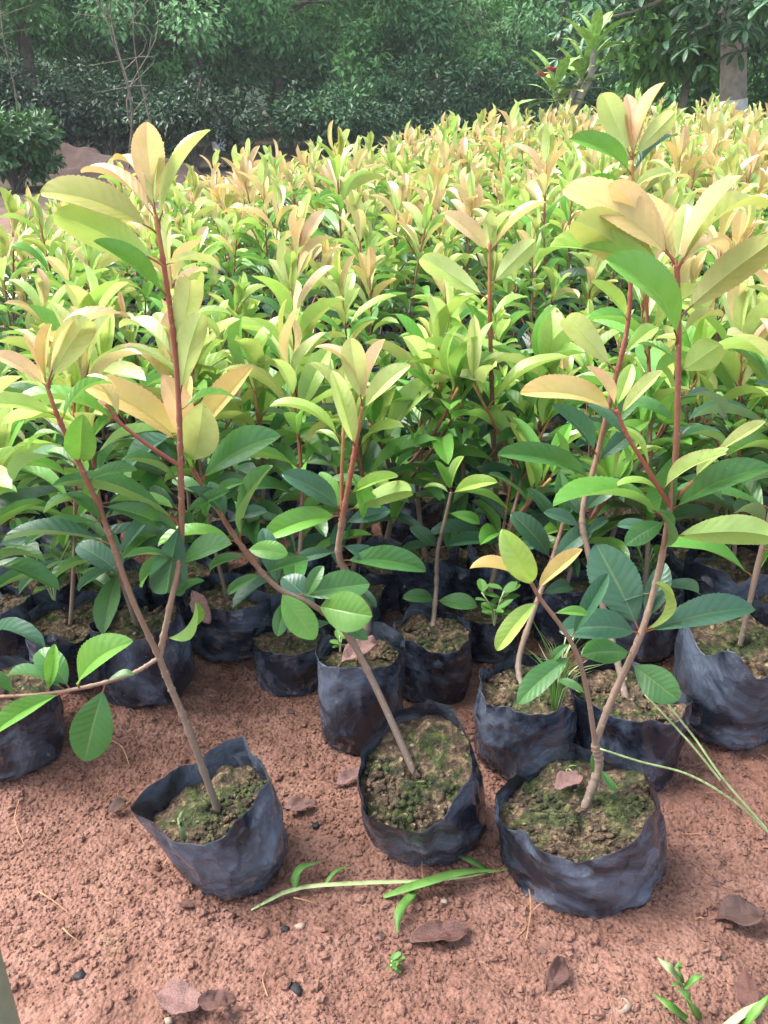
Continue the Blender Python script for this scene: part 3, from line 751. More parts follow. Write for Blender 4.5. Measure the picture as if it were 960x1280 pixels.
# --- front right: the tallest, in the widest bag
F3 = hero('tall red-stemmed sapling in the widest and squattest black bag, coral leaves at its top', (735, 1088), 204, 0.115, 533,
  [([(752, 985, .775), (748, 960, .778), (744, 930, .78)], .0052, .0047, 0.05, 0.2, 'stem'),
   ([(744, 930, .78), (762, 880, .79), (800, 795, .80), (822, 720, .81), (836, 645, .81), (845, 560, .81), (848, 450, .81), (848, 385, .81), (846, 330, .81)], .0042, .0023, 0.15, 0.82, 'branch'),
   ([(744, 930, .78), (735, 870, .775), (722, 820, .77), (703, 785, .765), (675, 748, .755), (661, 722, .75)], .0031, .0018, 0.15, 0.5, 'branch'),
   ([(838, 634, .81), (812, 590, .80), (786, 548, .795), (770, 512, .795)], .0026, .0018, 0.75, 0.8, 'branch'),
   ([(842, 625, .81), (868, 600, .80), (890, 572, .80), (905, 555, .80)], .0020, .0014, 0.78, 0.9, 'branch')],
  [(838, 322, 762, 231, 'p', 0, .0, 'b', 1.0), (838, 330, 706, 234, 'o', 2, .05, 'm', 1.0), (848, 336, 930, 220, 'p', 1, .0, 'l', 1.1), (850, 335, 957, 262, 'v', 3, .05, 'u', 1),
   (845, 368, 716, 280, 'v', 0, -.02, 'b', 1.15), (846, 352, 685, 312, 'l', 5, .03, 'm', 1.0), (846, 428, 758, 320, 'b', 2, -.04, 'm', 1.05), (849, 400, 968, 296, 'v', 0, -.02, 'b', 1.1),
   (847, 335, 800, 240, 'o', 4, .05, 'u', 1), (846, 330, 858, 255, 'y', 4, .03, 'u', 1), (847, 340, 905, 320, 'p', 3, .05, 'u', 1),
   (848, 472, 903, 432, 'l', 6, -.02, 'b', 1.15), (848, 485, 832, 528, 'b', 6, .02, 'c', .9), (848, 500, 905, 520, 't', 0, .03, 'u', .9),
   (775, 520, 829, 464, 'y', 1, -.01, 'm', 1), (770, 513, 734, 457, 'p', 1, -.01, 'm', 1), (770, 518, 650, 490, 'o', 0, -.01, 'm', 1), (772, 512, 790, 455, 'l', 4, .02, 'm', 1),
   (790, 553, 735, 505, 't', 1, .03, 'm', .9), (812, 588, 760, 538, 'l', 3, .01, 'u', .9), (826, 615, 770, 608, 'l', 0, .0, 'u', 1.1), (846, 560, 820, 640, 'g', 2, .03, 'c', 1),
   (868, 600, 912, 562, 'y', 0, -.02, 'm', .9), (832, 612, 908, 565, 'y', 5, -.03, 'm', .9), (890, 566, 958, 528, 'y', 1, -.01, 'm', 1), (846, 640, 965, 588, 'g', 0, -.03, 'm', 1.0),
   (838, 668, 968, 672, 'l', 3, -.05, 'b', 1.15), (835, 645, 690, 632, 'b', 0, -.03, 'u', .95), (833, 648, 780, 680, 'g', 7, -.02, 'm', 1.0), (828, 690, 822, 640, 'g', 5, -.02, 'r', 1),
   (802, 790, 945, 764, 't', 2, -.02, 'm', .85), (798, 795, 698, 786, 't', 2, -.02, 'm', 1.15), (785, 815, 727, 820, 'g', 6, -.02, 'm', .9), (782, 830, 850, 874, 'g', 6, -.04, 'c', 1.05),
   (800, 790, 748, 678, 't', 7, .05, 'c', 1.1), (806, 778, 832, 704, 't', 4, .03, 'c', 1.1), (793, 785, 819, 728, 'l', 3, -.03, 'r', .55),
   (720, 815, 647, 880, 'g', 4, -.03, 'm', 1.0), (714, 803, 690, 825, 'g', 2, .0, 'm', 1.1), (664, 735, 630, 660, 'l', 2, -.01, 'c', 1.05), (662, 735, 588, 712, 'o', 5, -.01, 'u', 1.1),
   (668, 740, 729, 688, 'o', 1, -.01, 'm', 1.1), (672, 750, 620, 812, 'l', 0, -.03, 'm', 1.0), (716, 800, 762, 718, 't', 1, .03, 'm', 1), (752, 975, 744, 938, 'g', 4, .01, 'm', 1.2), (748, 960, 768, 990, 'g', 1, -.02, 'm', 1.2),
   (846, 522, 788, 502, 'g', 0, .03, 'm', 1), (847, 542, 905, 556, 'g', 1, .03, 'u', 1), (842, 600, 902, 626, 'g', 2, .02, 'm', 1), (830, 672, 772, 656, 't', 0, .02, 'm', 1), (822, 728, 874, 744, 't', 1, .03, 'm', 1), (815, 745, 768, 762, 't', 3, .03, 'm', 1),
   (848, 420, 902, 396, 'v', 5, .03, 'u', 1), (847, 452, 798, 430, 'b', 1, .03, 'u', 1), (690, 765, 735, 770, 'b', 0, .0, 'm', 1), (735, 868, 700, 850, 'g', 2, .02, 'm', .9)],
  rimpx=(724, 1000), ear=0.0, level=.78, wr=1.0, foot=1.0, oval=.76,
  shape=[(0, .95, 1.05), (25, .96, 1.05), (60, .92, 1.02), (100, .95, 1.16), (125, .97, 1.10), (150, .97, 1.0), (180, 1.0, 1.03), (215, 1.0, .98), (245, 1.03, .96), (262, .99, .88), (275, 1.05, 1.04), (300, 1.04, 1.02), (330, 1.0, 1.02)])

# --- second row, placed ones
M2 = hero('twin-stemmed sapling in the tall bag that holds a curled dry leaf', (452, 905), 104, 0.155, 541,
  [([(470, 805, 1.05), (458, 755, 1.05), (425, 700, 1.05), (428, 650, 1.05)], .0055, .0045, 0.0, 0.5, 'stem'),
   ([(428, 650, 1.05), (441, 577, 1.05), (453, 508, 1.05)], .0042, .0026, 0.55, 0.95, 'branch'),
   ([(428, 650, 1.05), (427, 600, 1.06), (430, 528, 1.06)], .0030, .0020, 0.7, 0.98, 'branch')],
  [(453, 500, 438, 422, 'y', 4, -.02, 'b', 1), (451, 508, 394, 434, 'p', 3, .02, 'u', 1), (455, 505, 483, 424, 'p', 1, .03, 'u', 1), (455, 515, 514, 458, 'y', 0, .0, 'm', 1), (440, 560, 412, 464, 'y', 5, .0, 'm', 1),
   (430, 530, 385, 455, 'y', 5, .0, 'u', 1), (430, 532, 432, 455, 'y', 1, .01, 'u', 1), (429, 550, 338, 508, 'l', 0, .02, 'u', .9), (428, 640, 353, 590, 't', 2, -.02, 'm', 1), (428, 645, 330, 670, 'b', 0, -.04, 'm', 1.1),
   (432, 640, 514, 614, 'l', 3, -.03, 'b', 1), (428, 655, 488, 638, 't', 4, .02, 'm', 1.1), (435, 620, 497, 594, 'l', 5, .01, 'm', 1), (426, 690, 370, 700, 'd', 2, .0, 'm', 1), (428, 700, 532, 716, 'g', 0, -.03, 'm', 1),
   (426, 680, 480, 710, 't', 2, .0, 'm', 1.1), (440, 590, 460, 650, 'b', 2, .03, 'm', 1), (438, 735, 470, 760, 'd', 1, -.03, 'm', 1.2), (427, 640, 400, 590, 'b', 4, .03, 'm', 1.1), (447, 545, 470, 490, 'b', 1, .03, 'u', 1), (429, 560, 395, 540, 'l', 1, .03, 'u', 1)],
  ear=0.16, level=.80, rotz=.5)
S2 = hero('slim little sapling with paired leaves low on its stem in a short bag', (538, 848), 98, 0.115, 557,
  [([(546, 790, 1.22), (545, 740, 1.22), (547, 690, 1.22), (556, 650, 1.22), (564, 615, 1.22)], .0042, .0022, 0.1, 0.35, 'stem')],
  [(564, 617, 622, 604, 'l', 0, -.03, 'm', 1), (553, 686, 624, 676, 'd', 5, -.02, 'm', 1), (547, 686, 513, 658, 'd', 2, .0, 'm', 1.2), (546, 752, 596, 760, 'g', 2, -.03, 'm', 1.2), (545, 752, 503, 746, 'g', 2, -.03, 'm', 1.1),
   (564, 616, 545, 575, 'b', 1, .0, 'm', 1), (564, 616, 580, 570, 'l', 3, .02, 'u', 1), (563, 618, 530, 610, 'l', 0, .02, 'u', 1), (558, 640, 600, 655, 'b', 2, .0, 'm', 1), (549, 680, 500, 690, 'd', 1, .02, 'm', 1)],
  ear=0.08, level=.84, rotz=2.0)
M1 = hero('straight sapling with a long bare red stem between two leaf tiers', (622, 756), 82, 0.13, 571,
  [([(622, 700, 1.42), (620, 620, 1.42), (616, 520, 1.42), (613, 420, 1.42), (612, 300, 1.42)], .0055, .0028, 0.1, 0.95, 'stem')],
  [(612, 320, 557, 266, 'p', 0, .0, 'm', 1.1), (613, 320, 683, 253, 'p', 1, .0, 'u', 1), (615, 355, 667, 300, 'y', 2, -.03, 'b', 1), (609, 378, 525, 325, 'y', 0, -.02, 'b', 1), (613, 322, 614, 262, 'y', 4, .0, 'b', .9), (612, 310, 590, 262, 'y', 3, .03, 'u', 1),
   (613, 315, 640, 265, 'y', 5, .03, 'u', 1), (610, 390, 560, 380, 'l', 3, .03, 'u', 1), (615, 400, 660, 372, 'l', 2, .03, 'u', 1), (614, 517, 558, 478, 'd', 0, -.02, 'm', 1), (616, 508, 680, 476, 'g', 1, -.02, 'm', 1), (616, 530, 665, 500, 'd', 2, .02, 'm', 1),
   (613, 525, 570, 540, 't', 2, .03, 'm', 1), (617, 560, 660, 580, 'd', 1, .02, 'm', 1), (617, 560, 575, 590, 'd', 5, .0, 'm', 1), (618, 600, 670, 610, 't', 0, .0, 'm', 1)],
  rotz=1.1)
M3 = hero('tall slanting red-stemmed sapling with pink-tipped crown, close behind the widest bag', (775, 950), 134, 0.125, 587,
  [([(775, 870, 1.0), (765, 800, 1.02), (735, 690, 1.06), (728, 640, 1.08), (745, 575, 1.10), (765, 490, 1.10), (784, 410, 1.10), (789, 330, 1.10), (790, 200, 1.10)], .0050, .0024, 0.0, 0.95, 'stem')],
  [(790, 200, 750, 118, 'y', 2, -.01, 'b', 1.1), (790, 195, 832, 103, 'p', 1, .01, 'u', 1), (790, 205, 842, 140, 'y', 0, -.03, 'b', 1.1), (789, 225, 713, 172, 'b', 0, -.02, 'm', 1), (790, 200, 784, 118, 'p', 4, .03, 'u', 1), (790, 215, 848, 170, 'd', 2, .03, 'u', 1),
   (790, 240, 840, 215, 'y', 3, -.02, 'm', 1), (790, 260, 735, 225, 'b', 5, -.02, 'm', 1), (790, 196, 765, 130, 'p', 3, .04, 'u', 1), (789, 320, 820, 270, 'l', 2, .02, 'u', 1), (786, 400, 740, 350, 'l', 1, -.02, 'm', 1), (772, 470, 705, 400, 'y', 0, -.03, 'b', 1),
   (775, 450, 822, 410, 'l', 2, .03, 'm', 1), (747, 570, 690, 505, 't', 1, -.03, 'm', 1), (740, 595, 622, 566, 'g', 0, -.02, 'm', .8), (740, 600, 690, 570, 'g', 2, .02, 'm', 1), (732, 640, 780, 600, 'd', 2, .0, 'm', 1.1), (730, 660, 680, 640, 't', 4, .0, 'm', 1.1),
   (733, 670, 760, 650, 'd', 0, .02, 'm', 1.1), (730, 645, 700, 610, 'd', 2, .03, 'm', 1.1), (745, 575, 800, 540, 'd', 2, .03, 'm', 1), (752, 545, 800, 500, 'g', 0, .03, 'm', 1)],
  ear=0.05, level=.84, rotz=.2)
S3 = hero('small dark-leaved sapling in the bag that holds a tuft of fine grass', (652, 944), 120, 0.13, 601,
  [([(660, 880, 1.0), (648, 830, 1.02), (665, 770, 1.05), (690, 700, 1.08), (705, 650, 1.1)], .0048, .0028, 0.0, 0.5, 'stem')],
  [(690, 700, 640, 640, 'd', 2, .02, 'm', 1.1), (692, 700, 745, 660, 't', 2, .0, 'm', 1.1), (700, 665, 660, 610, 'd', 1, .02, 'm', 1), (704, 650, 745, 600, 'g', 0, .02, 'm', 1), (705, 650, 700, 590, 'g', 4, .02, 'm', 1), (675, 745, 715, 735, 'd', 2, .03, 'm', 1.1), (698, 680, 650, 690, 't', 0, .03, 'm', 1)],
  ear=0.10, level=.82, rotz=1.5)

# ------------------------------------------------------------------ procedural saplings: prototypes
class Proto:
    """stems: list of (name, mesh); leaves: (4x4, kind index, colour key)"""
    pass

def make_proto(seed, h, forks, top, nlow, bushy=False):
    r = random.Random(seed); p = Proto(); p.stems = []; p.leaves = []; p.h = h
    z0 = 0.10
    lean = r.uniform(-0.06, 0.06), r.uniform(-0.06, 0.06)
    def axis(start, end, bend, n=5):
        s, e = np.array(start), np.array(end); b = np.array([r.uniform(-1, 1), r.uniform(-1, 1), 0]) * bend
        return [tuple(s + (e - s) * t + b * math.sin(math.pi * t)) for t in np.linspace(0, 1, n)]
    axes = []
    main = axis((0, 0, z0), (lean[0], lean[1], h), 0.025)
    axes.append((main, 0.0044, 0.0022, 0.0, 0.95, 'stem', 0.24))
    for i in range(forks):
        t = r.uniform(0.3, 0.6); k = spline(main, 30)[int(t * 29)]
        a = r.uniform(0, 6.28); l = r.uniform(0.12, 0.22)
        e = (k[0] + math.cos(a) * l * 0.55, k[1] + math.sin(a) * l * 0.55, k[2] + l)
        axes.append((axis(k, e, 0.012, 4), 0.0028, 0.0018, 0.35, 0.95, 'branch', 0.35))
    for ai, (pts, r0, r1, a0, a1, nm, start) in enumerate(axes):
        p.stems.append((nm, stem_mesh(pts, r0, r1, a0, a1, 6, 12, seed + ai, nm)))
        q = spline(pts, 50); L = np.linalg.norm(np.diff(q, axis=0), axis=1).sum()
        n_top = r.randint(6, 9) if ai == 0 else r.randint(4, 6)
        n_low = nlow + 5 if ai == 0 else max(3, nlow // 3)
        phi = r.uniform(0, 6.28)
        for i in range(n_top + n_low):
            phi += 2.4 + r.uniform(-0.3, 0.3)
            if i < n_low:
                t = start + (0.82 - start) * (i / max(1, n_low)) + r.uniform(-.02, .02)
                f = i / max(1, n_low)
                el = R_(r.uniform(-18, 22) + 30 * f); ln = r.uniform(0.108, 0.158) * (1 - 0.1 * f)
                ck = r.choice('dtggb') if f < 0.45 else (r.choice('ggbb') if f < 0.72 else r.choice('bblv'))
                if bushy: ck = r.choice('gbbd')
            else:
                j = (i - n_low) / max(1, n_top - 1)
                t = 0.80 + 0.20 * j; el = R_(28 + 52 * j + r.uniform(-10, 10)); ln = r.uniform(0.118, 0.162) * (1 - 0.26 * j)
                ck = r.choice(top)
                if bushy: ck = r.choice('bbl')
            b = q[min(49, max(0, int(t * 49)))]
            d = np.array([math.cos(phi) * math.cos(el), math.sin(phi) * math.cos(el), math.sin(el)])
            if ai: ln *= 0.85
            if bushy: ln *= 0.8
            nh = np.array([r.uniform(-.25, .25), r.uniform(-.25, .25), 1.0])
            k = r.randrange(6)
            p.leaves.append((MID[k].place(b, b + d * ln, nh, r.uniform(.74, .98)), LOW[k].place(b, b + d * ln, nh, r.uniform(.74, .98)), k, ck))
    return p

YEL = dict(top='yyllvvpl'); PEA = dict(top='ppoyyppv'); LIM = dict(top='llyybl')
PROTO = {'peach': [make_proto(900 + i, h, f, PEA['top'], n) for i, (h, f, n) in enumerate([(.60, 0, 12), (.66, 1, 11), (.55, 1, 11), (.62, 0, 13), (.70, 0, 12)])],
         'yellow': [make_proto(930 + i, h, f, YEL['top'], n) for i, (h, f, n) in enumerate([(.58, 0, 12), (.52, 1, 11), (.64, 1, 12), (.60, 2, 10), (.55, 0, 13), (.67, 0, 12)])],
         'green': [make_proto(960 + i, h, f, LIM['top'], n) for i, (h, f, n) in enumerate([(.42, 0, 11), (.46, 1, 10), (.38, 1, 9)])],
         'bushy': [make_proto(980 + i, h, 2, 'l', 9, True) for i, h in enumerate([.34, .30])]}
BAGS = [bag_mesh(r, h, 300 + i, e, .82, 60, 20) for i, (r, h, e) in enumerate([(.070, .13, .10), (.074, .12, .05), (.068, .14, .15), (.076, .115, .08), (.066, .135, .12)])]

def low_edge(x, y):
    """is (x, y) inside the planted bed?"""
    if y < 1.30: return False
    # far-left edge of the bed runs diagonally; the far side lies at about 8 m
    yl = 3.25 + (x + 1.25) * 2.4
    return y < min(yl, 7.9 + 0.10 * x)

LAB = {'peach': 'sapling topped with peach young leaves', 'yellow': 'sapling topped with pale yellow-green young leaves',
       'green': 'short sapling topped with fresh green leaves', 'bushy': 'low bushy sapling with small mid-green leaves'}
def bed_label(cls, p, x, y):
    fork = ', forked,' if len(p.stems) > 1 and cls != 'bushy' else ', single-stemmed,' if cls != 'bushy' else ''
    yl = 3.25 + (x + 1.25) * 2.4
    where = 'along the path side of the bed' if yl - y < .7 else 'in the front rows of the bed' if y < 1.75 else 'in the middle rows of the bed' if y < 2.7 else 'deep in the bed'
    return LAB[cls] + fork + ' ' + where
def plant(x, y, cls, scale, rot, tilt, label=None, group=None, bagi=None, bag_scale=1.0):
    z = float(terrain(x, y)) - 0.004
    p = rnd.choice(PROTO[cls])
    root = obj('potted_sapling', None)
    root.empty_display_size = 0.05
    root.matrix_basis = Matrix.Translation((x, y, z)) @ Matrix.Rotation(tilt[0], 4, 'X') @ Matrix.Rotation(tilt[1], 4, 'Y') @ Matrix.Rotation(rot, 4, 'Z')
    lb = label or bed_label(cls, p, x, y)
    tag(root, lb, 'sapling', group or lb.replace('sapling', 'saplings', 1))
    bm_, sm_, top = BAGS[rnd.randrange(5) if bagi is None else bagi]
    bs_ = Matrix.Scale(bag_scale, 4)
    obj('grow_bag', bm_, root, mat4=bs_); obj('soil', sm_, root, mat4=bs_)
    S = Matrix.Diagonal((scale, scale, scale, 1))
    for nm, me in p.stems: obj(nm, me, root, mat4=S)
    for Mm, Ml, k, ck in p.leaves:
        o = obj('leaf', MID[k].mesh, root, mat4=S @ Matrix(Mm.tolist()))
        o.color = jit(COLS[ck], 0.15)
    return root

# second-row and edge bags standing where the photograph shows them
near_taken = [F1[1], F2[1], F3[1], M2[1], S2[1], M1[1], M3[1], S3[1]]
NEAR = [  # bag pixel, width px, class, scale, label
    ((905, 905), 152, 'peach', 1.0, 'stout sapling in a large sagging bag beside the long pale grass stalks'),
    ((98, 846), 104, 'yellow', .80, 'sapling in a round-mouthed bag with a leafy weed sprouting beside its stem'),
    ((190, 856), 122, 'peach', .84, 'sapling in the wide bag directly behind the fork of the tilted sapling'),
    ((288, 802), 100, 'yellow', .84, 'sapling in the bag with a dry tan leaf hanging over its rim'),
    ((362, 838), 86, 'yellow', .92, 'sapling in the narrow upright bag next to the red soil gap'),
    ((18, 945), 128, 'green', 1.0, 'short sapling in the low bag at the outer front corner of the bed'),
    ((10, 826), 92, 'yellow', .74, None), ((530, 752), 90, 'green', 1.05, None), ((606, 806), 76, 'bushy', 1.1, None),
    ((905, 795), 124, 'yellow', .98, None), ((800, 812), 100, 'yellow', .95, None), ((700, 800), 90, 'bushy', 1.0, None), ((440, 770), 80, 'green', 1.0, None), ((985, 845), 120, 'peach', 1.0, None), ((150, 790), 88, 'green', 1.1, None), ((232, 778), 88, 'yellow', .9, None), ((330, 775), 84, 'green', 1.15, None), ((385, 745), 80, 'yellow', .95, None), ((480, 742), 80, 'bushy', 1.25, None), ((575, 742), 80, 'green', 1.1, None), ((655, 760), 84, 'green', 1.1, None), ((755, 770), 88, 'bushy', 1.2, None), ((860, 760), 90, 'green', 1.1, None), ((60, 790), 90, 'yellow', .74, None), ((955, 770), 90, 'yellow', 1.0, None)]
for (bp, wp, cls, sc_, lab) in NEAR:
    g = G(*bp); dist = g.y / ray(*bp).y
    near_taken.append(g)
    plant(g.x, g.y, cls, sc_, rnd.uniform(0, 6.28), (rnd.uniform(-.05, .05), rnd.uniform(-.05, .05)), lab, 'saplings along the front edge of the bed' if lab else None, None, wp * dist / FPX / 0.15)

cand = []
sp_ = 0.168
iy = 0
y = 1.32
while y < 8.1:
    x = -5.5 + (iy % 2) * sp_ * 0.5
    while x < 6.5:
        xx, yy = x + rnd.uniform(-.03, .03), y + rnd.uniform(-.03, .03)
        if low_edge(xx, yy) and all((xx - t.x) ** 2 + (yy - t.y) ** 2 > 0.135 ** 2 for t in near_taken):
            cand.append((xx, yy))
        x += sp_
    y += sp_ * 0.9; iy += 1

def in_frame(x, y, m=0.12):
    return abs(x) < 0.4348 * (y * math.cos(PITCH) + 0.35 * math.sin(PITCH)) + m
vis = sorted([c for c in cand if in_frame(*c)], key=lambda c: c[1])
first, rest = vis[:262], vis[262:]
rest += [c for c in cand if not in_frame(*c) and abs(c[0]) < 0.4348 * c[1] + 1.3]

def pick(x, y):
    u = rnd.random()
    cls = ('peach' if u < .36 else 'yellow' if u < .82 else 'green' if u < .93 else 'bushy') if y > 2.1 else ('peach' if u < .2 else 'yellow' if u < .48 else 'green' if u < .78 else 'bushy')
    yl = 3.25 + (x + 1.25) * 2.4
    s = rnd.uniform(.74, .98) * (1.12 if rnd.random() < .10 else 1)
    s *= 0.74 + 0.26 * min(1, max(0, (yl - y) / 2.0))         # smaller plants along the far-left edge
    s *= 1.0 + 0.012 * max(0, y - 3)                            # the bed's far half has grown taller
    if y < 2.0 and abs(x) < .5: s *= .93
    if y < 2.3: s = min(s, .86)
    if x < -.3 and y < 2.6: s = min(s, .84)
    return cls, s
for (x, y) in first:
    cls, s = pick(x, y)
    plant(x, y, cls, s, rnd.uniform(0, 6.28), (rnd.gauss(0, .075), rnd.gauss(0, .075)))

def far_block(pts):
    Vs, Fs, Cs, Us, n = [], [], [], [], 0
    SV, SF, SA, sn = [], [], [], 0
    groups = {k: ([], []) for k in range(6)}
    for (x, y) in pts:
        cls, s = pick(x, y)
        p = rnd.choice(PROTO[cls]); a = rnd.uniform(0, 6.28); ca, sa = math.cos(a), math.sin(a)
        tx, ty = rnd.gauss(0, .05), rnd.gauss(0, .05)
        M = np.eye(4); M[:3, :3] = s * np.array([[1, 0, tx], [0, 1, ty], [0, 0, 1]]) @ np.array([[ca, -sa, 0], [sa, ca, 0], [0, 0, 1]]); M[:3, 3] = (x, y, float(terrain(x, y)))
        for Mm, Ml, k, ck in p.leaves:
            groups[k][0].append(M @ Ml); groups[k][1].append(jit(COLS[ck], .15)[:3])
        top = M @ np.array([0, 0, p.h, 1])
        v, f = tube([(x, y, 0), tuple((np.array([x, y, 0]) + top[:3]) / 2 + [.005, .005, 0]), tuple(top[:3])], [.0045 * s, .0035, .002], 4, False)
        SV.append(v); SF.append(f[0] + sn); sn += len(v); SA.append(np.repeat([0.1, .6, .95], 4))
    for k, (Ms, cs) in groups.items():
        K = LOW[k]; Ms = np.array(Ms); cs = np.array(cs); m = len(Ms)
        V = np.einsum('nij,vj->nvi', Ms[:, :3, :3], K.V) + Ms[:, None, :3, 3]
        f = K.F[0]; Fs.append((f[None] + (np.arange(m) * len(K.V))[:, None, None]).reshape(-1, 4) + n)
        Vs.append(V.reshape(-1, 3)); Cs.append(np.repeat(cs, len(K.V), 0)); Us.append(np.tile(K.uv, (m, 1))); n += m * len(K.V)
    V, F = np.concatenate(Vs), np.concatenate(Fs)
    sv, sf = np.concatenate(SV), np.concatenate(SF)
    me = mesh('sapling_bed', np.vstack([V, sv]), np.vstack([F, sf + n]), M_LEAFS, True, np.vstack([np.concatenate(Us), np.tile([-0.1, .5], (len(sv), 1))]),
              {'col': np.vstack([np.concatenate(Cs), np.tile([.3, .08, .05], (len(sv), 1))])})
    o = obj('sapling_bed', me)
    tag(o, 'far rows of the bed, a mass of cream and yellow-green sapling tops', 'saplings', kind='stuff')
far_block(rest)

# ------------------------------------------------------------------ things lying on the ground
def on_ground(px, py):
    g = G(px, py); g.z = float(terrain(g.x, g.y)); return g

def dead_leaf(name, label, a, b, width, mat, curl=0.5, lift=0.006, seed=1, roll=0.0, zoff=0.004, group=None, tri=False, z=None):
    A, B = (on_ground(*a), on_ground(*b)) if z is None else (G(*a, z), G(*b, z))
    A.z += zoff; B.z += zoff + lift
    K = LeafKind(width, curl, 0.30, 28, 10, seed, serr=0.03, petiole=0.10, wave=0.12, rec=-0.3, name=name, mat=mat)
    co = K.V.copy(); co[:, 2] += 0.035 * fbm(co[:, 0] * 6, co[:, 1] * 6, 0, seed, 3); co[:, :2] *= 1 + 0.06 * fbm(co[:, 0] * 5 + 9, co[:, 1] * 5, 0, seed, 3)[:, None]
    K.mesh.vertices.foreach_set('co', co.astype(np.float32).ravel()); K.mesh.update()
    M = K.place((0, 0, 0), B - A, (math.sin(roll), 0, math.cos(roll)))
    o = obj(name, K.mesh, None, mat4=Matrix.Translation(A) @ Matrix(M.tolist()))
    sm = o.modifiers.new('thick', 'SOLIDIFY'); sm.thickness = 0.012; sm.offset = 0
    tag(o, label, 'dead leaf', group)
    return o
dead_leaf('dead_leaf', 'dark purplish-brown dead leaf with one pale end, lying flat below the grass runner', (500, 1188), (586, 1180), .42, M_DEAD1, .25, .004, 31)
dead_leaf('dead_leaf', 'small oval brown dead leaf standing half on edge in red crumbs', (678, 1258), (702, 1218), .55, M_DEAD1, .3, .008, 32, .6)
dead_leaf('dead_leaf', 'broad pinkish-grey dead leaf with torn lobes, lying with a darker brown leaf', (192, 1248), (250, 1284), .6, M_DEAD2, .2, .008, 33)
dead_leaf('dead_leaf', 'darker brown dead leaf overlapping the torn pinkish one', (302, 1270), (252, 1282), .6, M_DEAD1, .3, .010, 34, .2, .012)
dead_leaf('dead_leaf', 'crumpled blackish-brown dead leaf on open soil right of the widest bag', (885, 1165), (950, 1160), .72, M_DEAD3, .7, .010, 35, -.3)
dead_leaf('dead_leaf', 'purplish dead leaf on edge half under the long grass blades', (945, 1290), (925, 1232), .5, M_DEAD1, .4, .012, 36, -.7)
dead_leaf('dead_leaf', 'small curled blackish leaf alone on soil beside the tilted bag', (132, 1018), (160, 1012), .7, M_DEAD3, 1.0, .006, 37, .4)
dead_leaf('dead_leaf', 'pinkish-brown dead leaf lying against the side of the tilted bag', (400, 1008), (355, 1022), .45, M_DEAD2, .3, .010, 38, .3)
dead_leaf('dead_leaf', 'brown dead leaf tucked under the slumped bag', (415, 985), (455, 972), .5, M_DEAD2, .3, .006, 39, .2)
dead_leaf('dead_leaf', 'faint brown leaf fragment pressed into soil under the tilted bag', (222, 1138), (244, 1142), .6, M_DEAD1, .2, .002, 40)
# on the bags
dead_leaf('dead_leaf', 'curled pinkish dry leaf lying inside the tall bag', (422, 835), (474, 812), .45, M_DEAD2, .9, .012, 41, .2, .0, z=.146)
dead_leaf('dead_leaf', 'small triangular brown leaf on the mossy soil of the widest bag', (690, 990), (724, 975), .7, M_DEAD2, .2, .006, 42, .1, .002, z=.106)
o = dead_leaf('dead_leaf', 'dry tan leaf hanging over a bag rim with its tip down', (240, 738), (262, 764), .42, M_DEAD2, .7, -.02, 43, -.5, .0, z=.13)

def blade(pts, w, n=12, bend=0.3, rng_=None):
    """a grass blade as a folded strip with thickness from its keel"""
    p = spline(pts, n); t = np.linspace(0, 1, n)
    ww = w * np.minimum(1, (1 - t) * 2.2 + 0.02) * np.minimum(1, 0.45 + t * 3)
    T = np.gradient(p, axis=0); T /= np.linalg.norm(T, axis=1, keepdims=True)
    A = np.cross(T, [0, 0, 1.0]); A /= np.linalg.norm(A, axis=1, keepdims=True) + 1e-9
    U = np.cross(A, T)
    V = np.stack([p - A * ww[:, None] / 2 + U * ww[:, None] * bend, p, p + A * ww[:, None] / 2 + U * ww[:, None] * bend, p - U * ww[:, None] * .12], 1).reshape(-1, 3)
    i = np.arange(n - 1)[:, None] * 4; F = []
    for a, b in ((0, 1), (1, 2), (2, 3), (3, 0)): F.append(np.concatenate([i + a, i + b, i + 4 + b, i + 4 + a], 1))
    return V, [np.concatenate(F)]

def grass_thing(name, label, origin, blades, group=None, cat='grass'):
    """blades: (points relative to origin, width, material, name)"""
    root = obj(name, None, loc=origin); root.empty_display_size = .03
    tag(root, label, cat, group)
    for pts, w, m, nm in blades:
        V, F = blade(pts, w)
        obj(nm, mesh(nm, V, F, m), root)
    return root

def gp(px, py, lift, o):     # point over the ground at a pixel, relative to o
    g = G(px, py, lift); return g - o
o0 = on_ground(318, 1136)
grass_thing('grass_runner', 'long green grass runner lying across the soil between the three front bags', o0,
  [([gp(314, 1138, .006, o0), gp(370, 1112, .016, o0), gp(450, 1105, .02, o0), gp(560, 1100, .02, o0), gp(640, 1085, .015, o0)], .006, M_GRASSP, 'stalk'),
   ([gp(480, 1122, .014, o0), gp(530, 1106, .03, o0), gp(580, 1092, .035, o0), gp(636, 1088, .02, o0)], .012, M_GRASS, 'blade'),
   ([gp(520, 1115, .022, o0), gp(500, 1140, .026, o0), gp(496, 1168, .018, o0)], .011, M_GRASS, 'blade'),
   ([gp(612, 1092, .015, o0), gp(590, 1078, .03, o0), gp(572, 1070, .03, o0)], .009, M_GRASS, 'blade'),
   ([gp(368, 1110, .015, o0), gp(375, 1088, .03, o0), gp(402, 1077, .03, o0)], .010, M_WEED, 'blade'),
   ([gp(405, 1108, .015, o0), gp(420, 1090, .02, o0), gp(440, 1082, .015, o0)], .005, M_WEED, 'blade')])
o0 = on_ground(855, 1262)
